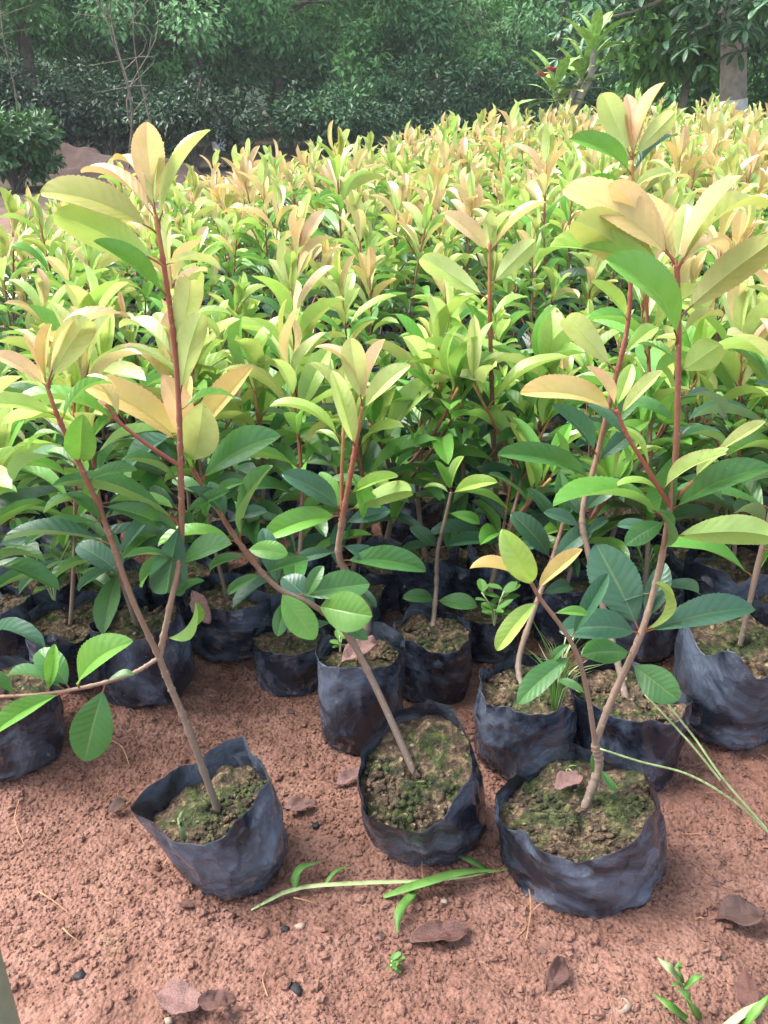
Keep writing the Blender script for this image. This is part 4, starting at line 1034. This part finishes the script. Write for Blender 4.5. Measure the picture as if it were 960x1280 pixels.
grass_thing('grass_shoot', 'young grass shoot with broad pale green blades standing in open red soil', o0,
  [([gp(868, 1275, .005, o0), gp(856, 1245, .04, o0), gp(850, 1225, .06, o0)], .004, M_GRASSP, 'stalk'),
   ([gp(852, 1232, .05, o0), gp(836, 1212, .07, o0), gp(822, 1196, .07, o0)], .010, M_GRASSP, 'blade'),
   ([gp(852, 1228, .055, o0), gp(848, 1212, .075, o0), gp(850, 1200, .085, o0)], .008, M_GRASS, 'blade'),
   ([gp(856, 1236, .05, o0), gp(870, 1224, .06, o0), gp(880, 1220, .06, o0)], .007, M_GRASS, 'blade'),
   ([gp(862, 1258, .03, o0), gp(850, 1232, .05, o0), gp(838, 1233, .05, o0)], .006, M_GRASS, 'blade'),
   ([gp(872, 1278, .004, o0), gp(862, 1252, .05, o0), gp(845, 1235, .06, o0)], .012, M_GRASS, 'blade'),
   ([gp(868, 1285, .004, o0), gp(840, 1262, .03, o0), gp(815, 1240, .035, o0)], .010, M_GRASS, 'blade')])
o0 = on_ground(945, 1300)
grass_thing('grass_shoot', 'two long arching grass blades crossing beside a purplish dead leaf', o0,
  [([gp(890, 1300, .004, o0), gp(930, 1268, .03, o0), gp(975, 1242, .05, o0)], .008, M_GRASSP, 'blade'),
   ([gp(918, 1300, .004, o0), gp(945, 1265, .04, o0), gp(965, 1240, .05, o0)], .009, M_GRASS, 'blade')])

# seeding grass stalks over the widest bag
def seed_stalk(label, pts, Ys, w=.0024):
    w3 = [P(x, y, Y) for (x, y), Y in zip(pts, Ys)]
    root = obj('seeding_grass_stalk', None, loc=w3[0]); tag(root, label, 'grass stalk', 'seeding grass stalks by the widest bag')
    q = spline([p - w3[0] for p in w3], 26)
    V, F = tube(q, np.linspace(w * .6, w * .45, 26), 5); st_ = obj('stalk', mesh('stalk', V, F, M_GRASSP), root)
    parts = []
    for i in range(3, 24):
        for s in (-1, 1):
            t = q[i + 1] - q[i]; t /= np.linalg.norm(t); a = np.cross(t, [0, .7, .7]) * s
            parts.append(blade([tuple(q[i]), tuple(q[i] + t * .004 + a * .002), tuple(q[i] + t * .009 + a * .0016)], .0022, 4))
    V, F = merge(parts); obj('seed_head', mesh('seed_head', V, F, M_GRASSP), st_)
seed_stalk('pale seeding grass stalk stretching level from the widest bag towards open soil', [(960, 1040), (915, 1000), (860, 968), (800, 952), (750, 936)], [.74, .74, .75, .76, .77])
seed_stalk('pale seeding grass stalk rising steeply over the widest bag', [(958, 1036), (905, 975), (870, 925), (835, 880), (818, 850)], [.73, .74, .76, .78, .80])
seed_stalk('thin pale grass stalk crossing behind the steep one over the widest bag', [(900, 975), (872, 940), (850, 915), (806, 868)], [.76, .77, .79, .81])

def tuft(label, px, py, z, n, hgt, spread, seed, w=.003, name='grass_tuft', mats=(M_GRASS, M_GRASSP), group='grass tufts in the bags'):
    o = G(px, py, z); r = random.Random(seed); bl = []
    for i in range(n):
        a = r.uniform(0, 6.28); h = hgt * r.uniform(.5, 1.1); s = spread * r.uniform(.2, 1)
        bl.append(([(0.004 * math.cos(a), .004 * math.sin(a), -.004), (s * .35 * math.cos(a), s * .35 * math.sin(a), h * .6), (s * math.cos(a), s * math.sin(a), h * r.uniform(.75, 1))], w * r.uniform(.7, 1.2), r.choice(mats), 'blade'))
    return grass_thing(name, label, o, bl, group)
tuft('dense upright tuft of fine thin grass in a front bag', 694, 884, .112, 54, .13, .06, 1, .0022)
tuft('two small grass blades on the mossy soil of the tilted bag', 227, 1045, .095, 4, .045, .02, 2, .004)
tuft('drooping green grass shoot on the soil of the slumped bag', 540, 995, .085, 7, .04, .045, 3, .004)
tuft('single short grass blade in the large sagging bag', 893, 828, .115, 2, .04, .02, 4, .004)
tuft('thin grass in the bag behind the large sagging one', 905, 700, .12, 12, .13, .07, 5, .0025)
tuft('lone grass blade leaning over the rim of the widest bag', 705, 972, .10, 2, .03, .03, 6, .004)

def weed(label, px, py, z, n, hgt, leaf, seed, group='small leafy weeds'):
    o = G(px, py, z) if z else on_ground(px, py); r = random.Random(seed)
    root = obj('leafy_weed', None, loc=o); tag(root, label, 'weed', group)
    K = WEEDK
    for i in range(n):
        a = r.uniform(0, 6.28); h = hgt * r.uniform(.5, 1.1); s = hgt * r.uniform(.1, .5)
        pts = [(0, 0, -.003), (s * .4 * math.cos(a), s * .4 * math.sin(a), h * .6), (s * math.cos(a), s * math.sin(a), h)]
        V, F = tube(spline(pts, 6), [.0012] * 6, 4); obj('stalk', mesh('stalk', V, F, M_GRASSP), root)
        q = spline(pts, 12)
        for j in range(5):
            b = q[11 - 2 * j]; an = r.uniform(0, 6.28); l = leaf * r.uniform(.6, 1.1)
            d = np.array([math.cos(an), math.sin(an), r.uniform(0, .7)]) * l
            obj('leaf', K.mesh, root, mat4=Matrix(K.place(b, b + d, (0, 0, 1)).tolist()))
WEEDK = LeafKind(.5, .5, .3, 6, 2, 9, serr=0, petiole=.1, name='weed_leaf', mat=M_WEED)
weed('leafy weed with narrow leaves in a round-mouthed bag', 68, 752, .11, 5, .10, .035, 11)
weed('small leafy weed in the gap between two short bags', 618, 780, .11, 4, .06, .03, 12)
weed('tiny seedling beside the curled leaf in the tall bag', 425, 812, .145, 2, .02, .022, 13)
weed('tiny round-leaved weed sprouting from open red soil', 492, 1218, 0, 3, .014, .012, 14)
weed('leafy weed between bags at the outer corner of the bed', 100, 730, .10, 5, .12, .04, 15)
weed('little weed in shade behind the widest bag\'s sapling', 805, 730, .10, 4, .08, .03, 16)

# roots, pebbles, charcoal
def root_thing(label, pxs, rad=.0011):
    pts = [on_ground(*p) + Vector((0, 0, .004 + (.006 if 0 < i < len(pxs) - 1 else 0))) for i, p in enumerate(pxs)]
    V, F = tube(spline([p - pts[0] for p in pts], 18), np.linspace(rad, rad * .5, 18), 5)
    tag(obj('dry_root', mesh('dry_root', V, F, M_ROOT), loc=pts[0]), label, 'root', 'thin dry roots on the soil')
root_thing('thin orange root hanging from the widest bag onto the soil', [(658, 1108), (662, 1150), (656, 1190)])
root_thing('short pale root beside the orange one under the widest bag', [(660, 1155), (675, 1145), (684, 1140)], .0008)
root_thing('orange root by the front of the slumped bag', [(500, 1088), (525, 1092), (527, 1105), (530, 1125)])
root_thing('thin curved root on open soil behind the tilted bag', [(142, 934), (155, 945), (163, 962)])
root_thing('pale forked root on soil at the outer side of the tilted bag', [(25, 1005), (20, 1030), (30, 1055)])
root_thing('long thin straw on bare soil well in front of the bags', [(50, 1118), (70, 1135), (90, 1148)])
root_thing('short orange root under the tilted bag', [(205, 1085), (215, 1078), (222, 1090)])
root_thing('curled pale root beside the grass runner', [(368, 1130), (385, 1140), (400, 1142)])
root_thing('orange root curling on soil in shadow of the crumbs', [(80, 1165), (90, 1180), (105, 1188)])
def pebble(label, px, py, r, mat, seed, name='pebble', cat='pebble', group='pebbles on the soil', flat=.7):
    g = on_ground(px, py); V, F = blob(1, [r], seed, flat)
    tag(obj(name, mesh(name, V[0], F, mat), loc=g + Vector((0, 0, r * .15))), label, cat, group)
pebble('pale tan pebble in front of the tilted bag', 376, 1167, .0055, M_STONE, 1)
pebble('small pale pebble under the slumped bag', 212, 1286, .005, M_STONE, 2)
pebble('small white pebble beside the grass runner', 555, 1137, .005, M_STONE, 3)
pebble('bluish pebble on crumbly soil below the small oval leaf', 778, 1272, .008, M_STONE, 4)
for i, (lab, x, y, r) in enumerate([('black flake of charcoal on bare soil far in front of the tilted bag', 100, 1226, .009), ('small black charcoal bit near the torn pinkish leaf', 370, 1246, .007), ('dark bit of charcoal by the slumped bag', 395, 1038, .006), ('black fragment beside the pale tan pebble', 358, 1170, .006)]):
    pebble(lab, x, y, r, M_CHAR, 20 + i, 'charcoal', 'charcoal', 'bits of charcoal', .4)

# pole close at the left
def stake():
    root = obj('bamboo_stake', None, loc=(-.340, .50, float(terrain(-.34, .5)))); tag(root, 'grey-green upright bamboo stake at the outer edge of the bare soil', 'stake')
    zs = np.linspace(-.02, .34, 40); rr = .019 + .0025 * np.exp(-((zs - .02) / .006) ** 2) + .0025 * np.exp(-((zs - .27) / .006) ** 2)
    V, F = tube([(0, 0, z) for z in zs], rr, 20); obj('culm', mesh('culm', V, F, M_STAKE), root)
    for z in (.02, .27):
        V, F = tube([(0, 0, z - .004), (0, 0, z + .004)], [.0222, .0222], 20, False); obj('node_ring', mesh('node_ring', V, F, M_PALEBARK), root)
stake()

# ------------------------------------------------------------------ the place behind the bed
def strip(name, pts, w, z, mat, label, cat):
    p = spline(pts, 40); T = np.gradient(p, axis=0); T /= np.linalg.norm(T, axis=1, keepdims=True)
    A = np.stack([-T[:, 1], T[:, 0], 0 * T[:, 0]], 1)
    jitw = w / 2 * (1 + .08 * fbm(np.arange(40) * .7, 0, 0, 3, 2))[:, None]
    base = p + np.array([0, 0, z])
    V = np.stack([base - A * jitw + [0, 0, -.05], base - A * jitw, base + A * jitw, base + A * jitw + [0, 0, -.05]], 1).reshape(-1, 3)
    i = np.arange(39)[:, None] * 4
    F = np.concatenate([np.concatenate([i + a, i + a + 1, i + a + 5, i + a + 4], 1) for a in range(3)])
    tag(obj(name, mesh(name, V, F, mat, False)), label, cat, kind='structure')
strip('path', [(-4.5, 1.4, 0), (-2.7, 2.9, 0), (-1.75, 4.1, 0), (-1.05, 5.9, 0), (-.7, 7.4, 0)], .42, .012, M_PATH, 'pale concrete path beyond the bed', 'path')

def loc0(o): return o / (np.linalg.norm(o, axis=1, keepdims=True) + 1e-6)
def crown(n_cl, per, centre, rad, seed, size, cols, clump=.5, droop=0.0, zmin=None, inner=.45):
    g = np.random.default_rng(seed)
    d = g.normal(size=(n_cl, 3)); d /= np.linalg.norm(d, axis=1, keepdims=True)
    rr = inner + (1 - inner) * g.random(n_cl) ** .6
    C = np.asarray(centre) + d * rr[:, None] * np.asarray(rad)
    if zmin is not None: C[:, 2] = np.maximum(C[:, 2], zmin + g.random(n_cl) * .5)
    cc = np.asarray(cols)[g.integers(0, len(cols), n_cl)] * g.uniform(.75, 1.25, (n_cl, 1))
    n = n_cl * per; idx = np.repeat(np.arange(n_cl), per)
    o = g.normal(size=(n, 3)); o /= np.linalg.norm(o, axis=1, keepdims=True); o *= (g.random(n) ** .5)[:, None] * clump * np.repeat(g.uniform(.6, 1.25, n_cl), per)[:, None] * [1, 1, .7]
    p = C[idx] + o
    out = p - np.asarray(centre); out /= np.linalg.norm(out, axis=1, keepdims=True) + 1e-6
    ax = out * .4 + loc0(o) * .5 + g.normal(size=(n, 3)) * .55 + [0, 0, -.3 - droop]; ax /= np.linalg.norm(ax, axis=1, keepdims=True)
    loc = o / (np.linalg.norm(o, axis=1, keepdims=True) + 1e-6)
    nn = loc * .7 + out * .3 + g.normal(size=(n, 3)) * .28 + [0, 0, .6]; sd = np.cross(ax, nn); sd /= np.linalg.norm(sd, axis=1, keepdims=True) + 1e-6
    up = np.cross(sd, ax); L = (size * g.uniform(.6, 1.25, n))[:, None]; W = L * .24
    V = np.stack([p, p + ax * L * .5 - sd * W + up * L * .06, p + ax * L - up * L * .10, p + ax * L * .5 + sd * W + up * L * .06], 1).reshape(-1, 3)
    i = np.arange(n)[:, None] * 4
    F = np.concatenate([np.concatenate([i, i + 1, i + 2], 1), np.concatenate([i, i + 2, i + 3], 1)])
    col = np.repeat(cc[idx] * g.uniform(.75, 1.25, (n, 1)), 4, 0)
    return mesh('crown', V, F, M_FOL, False, attr={'col': col}), C

def trunk_mesh(h, r, targets, seed, mat, lean=(0, 0), z1=None):
    g = random.Random(seed)
    pts = [(0, 0, -.1), (lean[0] * .3 + g.uniform(-.05, .05), lean[1] * .3, h * .3), (lean[0] * .7 + g.uniform(-.08, .08), lean[1] * .7, h * .7), (lean[0], lean[1], h)]
    q = spline(pts, 16); parts = [tube(q, np.linspace(r, r * .45, 16) * (1 + .25 * np.exp(-np.linspace(0, 6, 16))), 9)]
    for t in targets:
        k = q[g.randint(6, 14)]; mid = (k + np.array(t)) / 2 + [g.uniform(-.15, .15), g.uniform(-.15, .15), .12]
        parts.append(tube(spline([k, mid, t], 7), np.linspace(r * .38, r * .08, 7), 5))
    V, F = merge(parts)
    return mesh('trunk', V, F, mat)

DK = [(.05, .14, .05), (.065, .17, .055), (.038, .10, .04)]
MG = [(.11, .28, .08), (.15, .34, .10), (.075, .20, .065)]
BG = [(.15, .36, .08), (.19, .42, .09), (.11, .28, .07)]
BL = [(.12, .28, .10), (.16, .34, .13), (.085, .21, .08)]
CROWNS = []
for i, (cols, n, per, rad, zc) in enumerate([(MG, 44, 520, (1.5, 1.4, 1.45), 1.85), (MG, 50, 500, (1.7, 1.5, 1.7), 2.05), (MG, 40, 540, (1.3, 1.3, 1.35), 1.75), (BL, 48, 500, (1.8, 1.6, 1.7), 2.0)]):
    me, C = crown(n, per, (0, 0, zc), rad, 40 + i, .080, cols, .36, zmin=.5)
    CROWNS.append((me, trunk_mesh(2.0, .085, [C[k] for k in range(0, n, 9)], 50 + i, M_BARK, (.25 * (-1) ** i, .1))))

def tree(kind, x, y, s, rot, label, group, wash=False):
    root = obj('broadleaf_tree', None); tag(root, label, 'tree', group)
    root.matrix_basis = Matrix.Translation((x, y, 0)) @ Matrix.Rotation(rot, 4, 'Z') @ Matrix.Diagonal((s, s, s, 1))
    obj('crown', CROWNS[kind][0], root); obj('trunk', CROWNS[kind][1], root)
    return root
tr = random.Random(5)
spots = []
for i in range(7): spots.append((-6.9 + i * 1.9 + tr.uniform(-.3, .3), 11.8 + .95 * i + tr.uniform(-.4, .4), 'front'))
for i in range(9): spots.append((-10.5 + i * 2.7 + tr.uniform(-.4, .4), 17.0 + 1.0 * i + tr.uniform(-.5, .5), 'mid'))
for i in range(12): spots.append((-13 + i * 2.7 + tr.uniform(-.4, .4), 24 + .5 * i + tr.uniform(-.8, .8), 'back'))
TL = {'front': ('low-branched broadleaf tree at the near edge of the wood', 'trees at the near edge of the wood'),
      'mid': ('hazy broadleaf tree inside the wood, behind its edge trees', 'trees inside the wood'),
      'back': ('pale misty tree deep in the wood', 'trees deep in the wood')}
for i, (x, y, k) in enumerate(spots):
    s = {'front': 1.25, 'mid': 1.7, 'back': 2.3}[k] * tr.uniform(.9, 1.12)
    tree(tr.randrange(4), x, y, s, tr.uniform(0, 6.28), *TL[k])

# the tree with a whitewashed foot and a leaning trunk, on the left
g0 = G(275, 186)
root = obj('broadleaf_tree', None, loc=g0); tag(root, 'leaning tree at the wood edge with a short whitewashed band at its trunk foot', 'tree')
me, C = crown(60, 420, (-.55, .3, 1.85), (1.9, 1.3, 1.2), 91, .085, MG, .36, zmin=.85)
obj('crown', me, root)
trunk_l = obj('trunk', trunk_mesh(2.0, .075, [C[k] for k in range(0, 60, 6)], 92, M_PALEBARK, (-.5, .1)), root)
V, F = tube([(0, 0, -.05), (-.02, .0, .22), (-.045, 0, .40)], [.106, .092, .084], 12, False); obj('whitewash_band', mesh('whitewash_band', V, F, M_WHITE), trunk_l)

# understorey shrubs
def shrub(label, x, y, rad, seed, cols, size=.09, n=60, per=70, group=None, name='shrub'):
    root = obj(name, None, loc=(x, y, 0)); tag(root, label, 'shrub', group)
    me, C = crown(n, per, (0, 0, rad[2] * .85), rad, seed, size, cols, .28 * max(rad), zmin=.08, inner=.3)
    obj('crown', me, root)
    parts = [tube(spline([(0, 0, -.05), (c[0] * .4, c[1] * .4, c[2] * .6), c], 6), np.linspace(.018, .006, 6), 5) for c in C[::7]]
    for V, F in parts: obj('branch', mesh('branch', V, F, M_BARK), root)
g0 = G(22, 238)
shrub('rounded bright green shrub on the soil beyond the bed, away from the wood', g0.x - .1, g0.y + .2, (.46, .45, .32), 201, [(.045, .13, .035), (.06, .16, .04)], .075, 70, 80)
g0 = G(470, 176)
shrub('dark purplish shrub standing before the wood', g0.x, g0.y + .6, (.75, .5, .5), 202, [(.045, .05, .035), (.075, .055, .04), (.03, .05, .03)], .08, 70, 80)
for i in range(6):
    x = -.6 + i * 1.3 + tr.uniform(-.2, .2)
    shrub('dark low shrub under the trees of the wood edge', x, 12.4 + .8 * i + tr.uniform(-.3, .4), (.9, .6, tr.uniform(.4, .7)), 210 + i, DK, .08, 55, 90, 'shrubs under the wood edge')

for i in range(9):
    shrub('tall shadowy thicket shrub between the trunks of the wood', -8.4 + i * 1.45 + tr.uniform(-.2, .2), 14.4 + .65 * i + tr.uniform(-.3, .4), (1.2, .8, tr.uniform(.7, 1.0)), 240 + i, DK, .085, 60, 120, 'thicket shrubs inside the wood')
for i in range(5):
    shrub('gloomy undergrowth bush on the dark earth bank', -6.2 + i * 1.0 + tr.uniform(-.2, .2), 10.6 + tr.uniform(-.1, .5), (.75, .5, tr.uniform(.45, .75)), 260 + i, [(.02, .055, .024), (.03, .075, .03)], .075, 45, 90, 'undergrowth bushes on the bank')
# earth bank and bare hanging vines on the left
def bank():
    n, m = 60, 14
    u = np.linspace(0, 1, n); v = np.linspace(0, 1, m); U, Vv = np.meshgrid(u, v, indexing='ij')
    X = -7.5 + 5.6 * U; Y = 9.4 + .7 * Vv + .25 * fbm(U * 6, Vv, 0, 5, 3); Z = -.05 + .55 * np.sin(np.pi * np.clip(Vv, 0, 1) * .62) * (.6 + .4 * fbm(U * 7, Vv * 2, 0, 8, 3)) * np.sin(np.pi * np.clip(U * 1.0, 0, 1)) ** .4
    i = np.arange(n - 1)[:, None] * m + np.arange(m - 1)[None]
    F = np.stack([i, i + m, i + m + 1, i + 1], -1).reshape(-1, 4)
    tag(obj('earth_bank', mesh('earth_bank', np.stack([X, Y, Z], -1).reshape(-1, 3), F, M_BUD)), 'low dark bank of earth at the foot of the wood', 'bank', kind='structure')
bank()
for i in range(10):
    r = random.Random(70 + i); x0 = -5.2 + r.uniform(0, 3.3); y0 = 9.3 + r.uniform(0, .5)
    pts = [(0, 0, .2 * r.random()), (r.uniform(-.2, .2), r.uniform(-.1, .1), .7), (r.uniform(-.25, .25), r.uniform(-.1, .2), 1.4), (r.uniform(-.4, .4), r.uniform(0, .3), 2.3)]
    q = spline(pts, 16); parts = [tube(q, np.linspace(.011, .004, 16), 5)]
    for j in range(3):
        k = q[r.randint(4, 13)]; parts.append(tube(spline([k, k + np.array([r.uniform(-.3, .3), 0, .25]), k + np.array([r.uniform(-.7, .7), .1, r.uniform(.1, .6)])], 7), np.linspace(.006, .002, 7), 4))
    V, F = merge(parts)
    tag(obj('bare_vine', mesh('bare_vine', V, F, M_BARK), loc=(x0, y0, 0)), 'bare grey vine hanging before the dark edge of the wood', 'vine', 'bare vines at the wood edge')

# big-leaved rosettes: frangipani-like tree with pink flower
def big_leaf_kind(W, curl, fold, seed, mat, name='leaf'): return LeafKind(W, curl, fold, 8, 4, seed, serr=0, petiole=.12, name=name, mat=mat)
FK = [big_leaf_kind(.30, .5, .3, 401, M_BLADE), big_leaf_kind(.28, .9, .25, 402, M_BLADE)]
def frangipani():
    Y0 = 7.9
    b = P(712, 200, Y0); b.z = 0
    root = obj('flowering_tree', None, loc=b); tag(root, 'small tree with three big leaf rosettes and a pink flower, behind the bed', 'tree')
    tips = [P(742, 60, Y0) - b, P(728, 98, Y0 + .1) - b, P(693, 112, Y0 - .1) - b]
    f1 = P(722, 128, Y0) - b; f0 = P(715, 165, Y0) - b
    for pts, r0, r1 in (([(0, 0, -.05), f0, f1, P(738, 95, Y0) - b, tips[0]], .045, .022), ([f0, P(714, 125, Y0) - b, tips[1]], .03, .02), ([f0, P(700, 135, Y0) - b, tips[2]], .028, .018)):
        V, F = tube(spline(pts, 14), np.linspace(r0, r1, 14), 8); obj('branch', mesh('branch', V, F, M_PALEBARK), root)
    r = random.Random(3)
    for ti, t in enumerate(tips):
        for i in range(15):
            a = i * 2.4 + r.uniform(-.2, .2); el = R_(58 - 5.0 * i + r.uniform(-8, 8)); l = r.uniform(.30, .40) * (1 if ti else 1.05)
            d = np.array([math.cos(a) * math.cos(el), math.sin(a) * math.cos(el), math.sin(el)]) * l
            K = FK[i % 2]; bb = np.array(t) - np.array([0, 0, .006 * i])
            obj('leaf', K.mesh, root, mat4=Matrix(K.place(bb, bb + d, (0, 0, 1), 1.0).tolist()))
    fc = np.array(P(690, 90, Y0 - .15) - b)
    V, F = tube(spline([tips[2], (np.array(tips[2]) + fc) / 2 + [0, 0, .03], fc], 6), [.008] * 6, 5); obj('flower_stalk', mesh('flower_stalk', V, F, M_BLADE), root)
    PK = LeafKind(.6, .6, .2, 5, 2, 5, serr=0, petiole=0, name='petal', mat=M_PINK)
    for c in (fc, fc + [-.07, 0, -.04]):
        for i in range(6):
            a = i * 1.047; d = np.array([math.cos(a), math.sin(a), .5]) * .07
            obj('petal', PK.mesh, root, mat4=Matrix(PK.place(c, c + d, (0, 0, 1)).tolist()))
frangipani()

# tree with grey trunk and hanging palmate leaves, right
PKs = [big_leaf_kind(.30, .8, .3, 411, M_PALM, 'leaflet'), big_leaf_kind(.27, .5, .35, 412, M_PALM, 'leaflet')]
def palmate_mesh(K, seed):
    r = random.Random(seed); parts = []; V0 = K.V
    for i in range(7):
        a = i * 2 * math.pi / 7 + r.uniform(-.15, .15); el = R_(r.uniform(-50, -10)); l = r.uniform(.8, 1.1)
        d = np.array([math.cos(a) * math.cos(el), math.sin(a) * math.cos(el), math.sin(el)]) * l
        M = K.place((0, 0, 0), d, (0, 0, 1)); parts.append((V0 @ M[:3, :3].T + M[:3, 3], K.F))
    V, F = merge(parts); return mesh('leaf', V, F, M_PALM)
PALM = [palmate_mesh(PKs[i % 2], i) for i in range(4)]
def grey_tree():
    Y0 = 9.2; b = P(922, 160, Y0); b.z = 0
    root = obj('broadleaf_tree', None, loc=b); tag(root, 'thick grey-trunked tree with a whitewashed foot and hanging finger-shaped leaves', 'tree')
    V, F = tube(spline([(0, 0, -.1), (-.06, 0, .5), (-.13, 0, 1.0), (-.22, 0, 1.6), (-.2, .1, 3.2)], 20), np.concatenate([np.linspace(.135, .115, 12), np.linspace(.11, .06, 8)]), 14)
    trunk_o = obj('trunk', mesh('trunk', V, F, M_PALEBARK), root)
    V, F = tube([(0, 0, -.05), (-.03, 0, .25), (-.088, 0, .72)], [.142, .137, .132], 14, False); obj('whitewash_band', mesh('whitewash_band', V, F, M_WHITE), trunk_o)
    r = random.Random(8)
    ends = []
    for i in range(64):
        a = r.uniform(0, 6.28); rr = 1.9 * r.uniform(.15, 1) ** .7; z = (r.uniform(1.2, 1.9) if i % 2 else r.uniform(1.7, 3.0)) + .15 * (rr < .5)
        ends.append((math.cos(a) * rr, math.sin(a) * rr * .8, z))
    parts = [tube(spline([(.03, 0, r.uniform(1.5, 2.6)), (e[0] * .5, e[1] * .5, e[2] + .25), e], 8), np.linspace(.035, .008, 8), 5) for e in ends]
    for V, F in parts: obj('limb', mesh('limb', V, F, M_PALEBARK), trunk_o)
    k = 0
    for e in ends:
        for j in range(10):
            c = np.array(e) + np.array([r.gauss(0, .17), r.gauss(0, .17), r.gauss(-.03, .13)]); s = r.uniform(.15, .22)
            M = Matrix.Translation(c) @ Matrix.Rotation(r.uniform(-.5, .5), 4, 'X') @ Matrix.Rotation(r.uniform(-.5, .5), 4, 'Y') @ Matrix.Rotation(r.uniform(0, 6.28), 4, 'Z') @ Matrix.Scale(s, 4)
            obj('leaf', PALM[k % 4], root, mat4=M); k += 1
grey_tree()
def slender():
    Y0 = 10.4; b = P(843, 160, Y0); b.z = 0
    root = obj('broadleaf_tree', None, loc=b); tag(root, 'slender-trunked tree with glossy bright green foliage beside the grey-trunked tree', 'tree')
    me, C = crown(90, 90, (-.1, 0, 1.95), (1.05, .9, 1.15), 430, .15, BG, .30, zmin=.75)
    obj('crown', me, root); obj('trunk', trunk_mesh(1.7, .055, [C[k] for k in range(0, 90, 9)], 431, M_PALEBARK, (.05, .1)), root)
slender()
shrub('leafy green shrub behind the grey-trunked tree', P(985, 100, 10.5).x, 10.8, (1.0, .7, .8), 440, MG, .12, 60, 70)
shrub('soft green bush between the slender tree and the grey-trunked tree', P(880, 100, 13).x, 13.0, (1.2, .7, .75), 441, MG, .12, 60, 70)

# wooded hill that closes the view
def hill():
    n, m = 70, 24
    u = np.linspace(-1, 1, n); v = np.linspace(0, 1, m); U, Vv = np.meshgrid(u, v, indexing='ij')
    X = 70 * U; Y = 34 + 30 * Vv; Z = -.3 + 13 * Vv ** .8 + (1.2 * fbm(U * 20, Vv * 6, 0, 5, 4)) * np.minimum(1, Vv * 4)
    i = np.arange(n - 1)[:, None] * m + np.arange(m - 1)[None]
    F = np.stack([i, i + m, i + m + 1, i + 1], -1).reshape(-1, 4)
    tag(obj('hill', mesh('hill', np.stack([X, Y, Z], -1).reshape(-1, 3), F, M_HILL)), 'wooded hillside beyond the trees', 'hill', kind='structure')
M_HILL = simple('hill_foliage', (.03, .07, .03), .9, .4, 1.4, 1.0)
hill()

# mist
def haze():
    m = bpy.data.materials.new('mist'); m.use_nodes = True; nt = m.node_tree
    nt.nodes.remove(nt.nodes['Principled BSDF'])
    pv = nt.nodes.new('ShaderNodeVolumePrincipled'); pv.inputs['Color'].default_value = (.82, .92, 1.0, 1); pv.inputs['Density'].default_value = HAZE
    pv.inputs['Anisotropy'].default_value = 0.2
    nt.links.new(pv.outputs[0], nt.nodes['Material Output'].inputs['Volume'])
    x0, x1, y0, y1, z0, z1 = -95, 95, -45, 95, -1.6, 17.0
    V = [(x, y, z) for z in (z0, z1) for y in (y0, y1) for x in (x0, x1)]
    F = [(0, 2, 3, 1), (4, 5, 7, 6), (0, 1, 5, 4), (2, 6, 7, 3), (0, 4, 6, 2), (1, 3, 7, 5)]
    tag(obj('haze', mesh('haze', V, np.array(F), m, False)), 'thin morning mist over the nursery', 'haze', kind='stuff')
HAZE = 0.0018
haze()

sc.collection.children.link(COL)
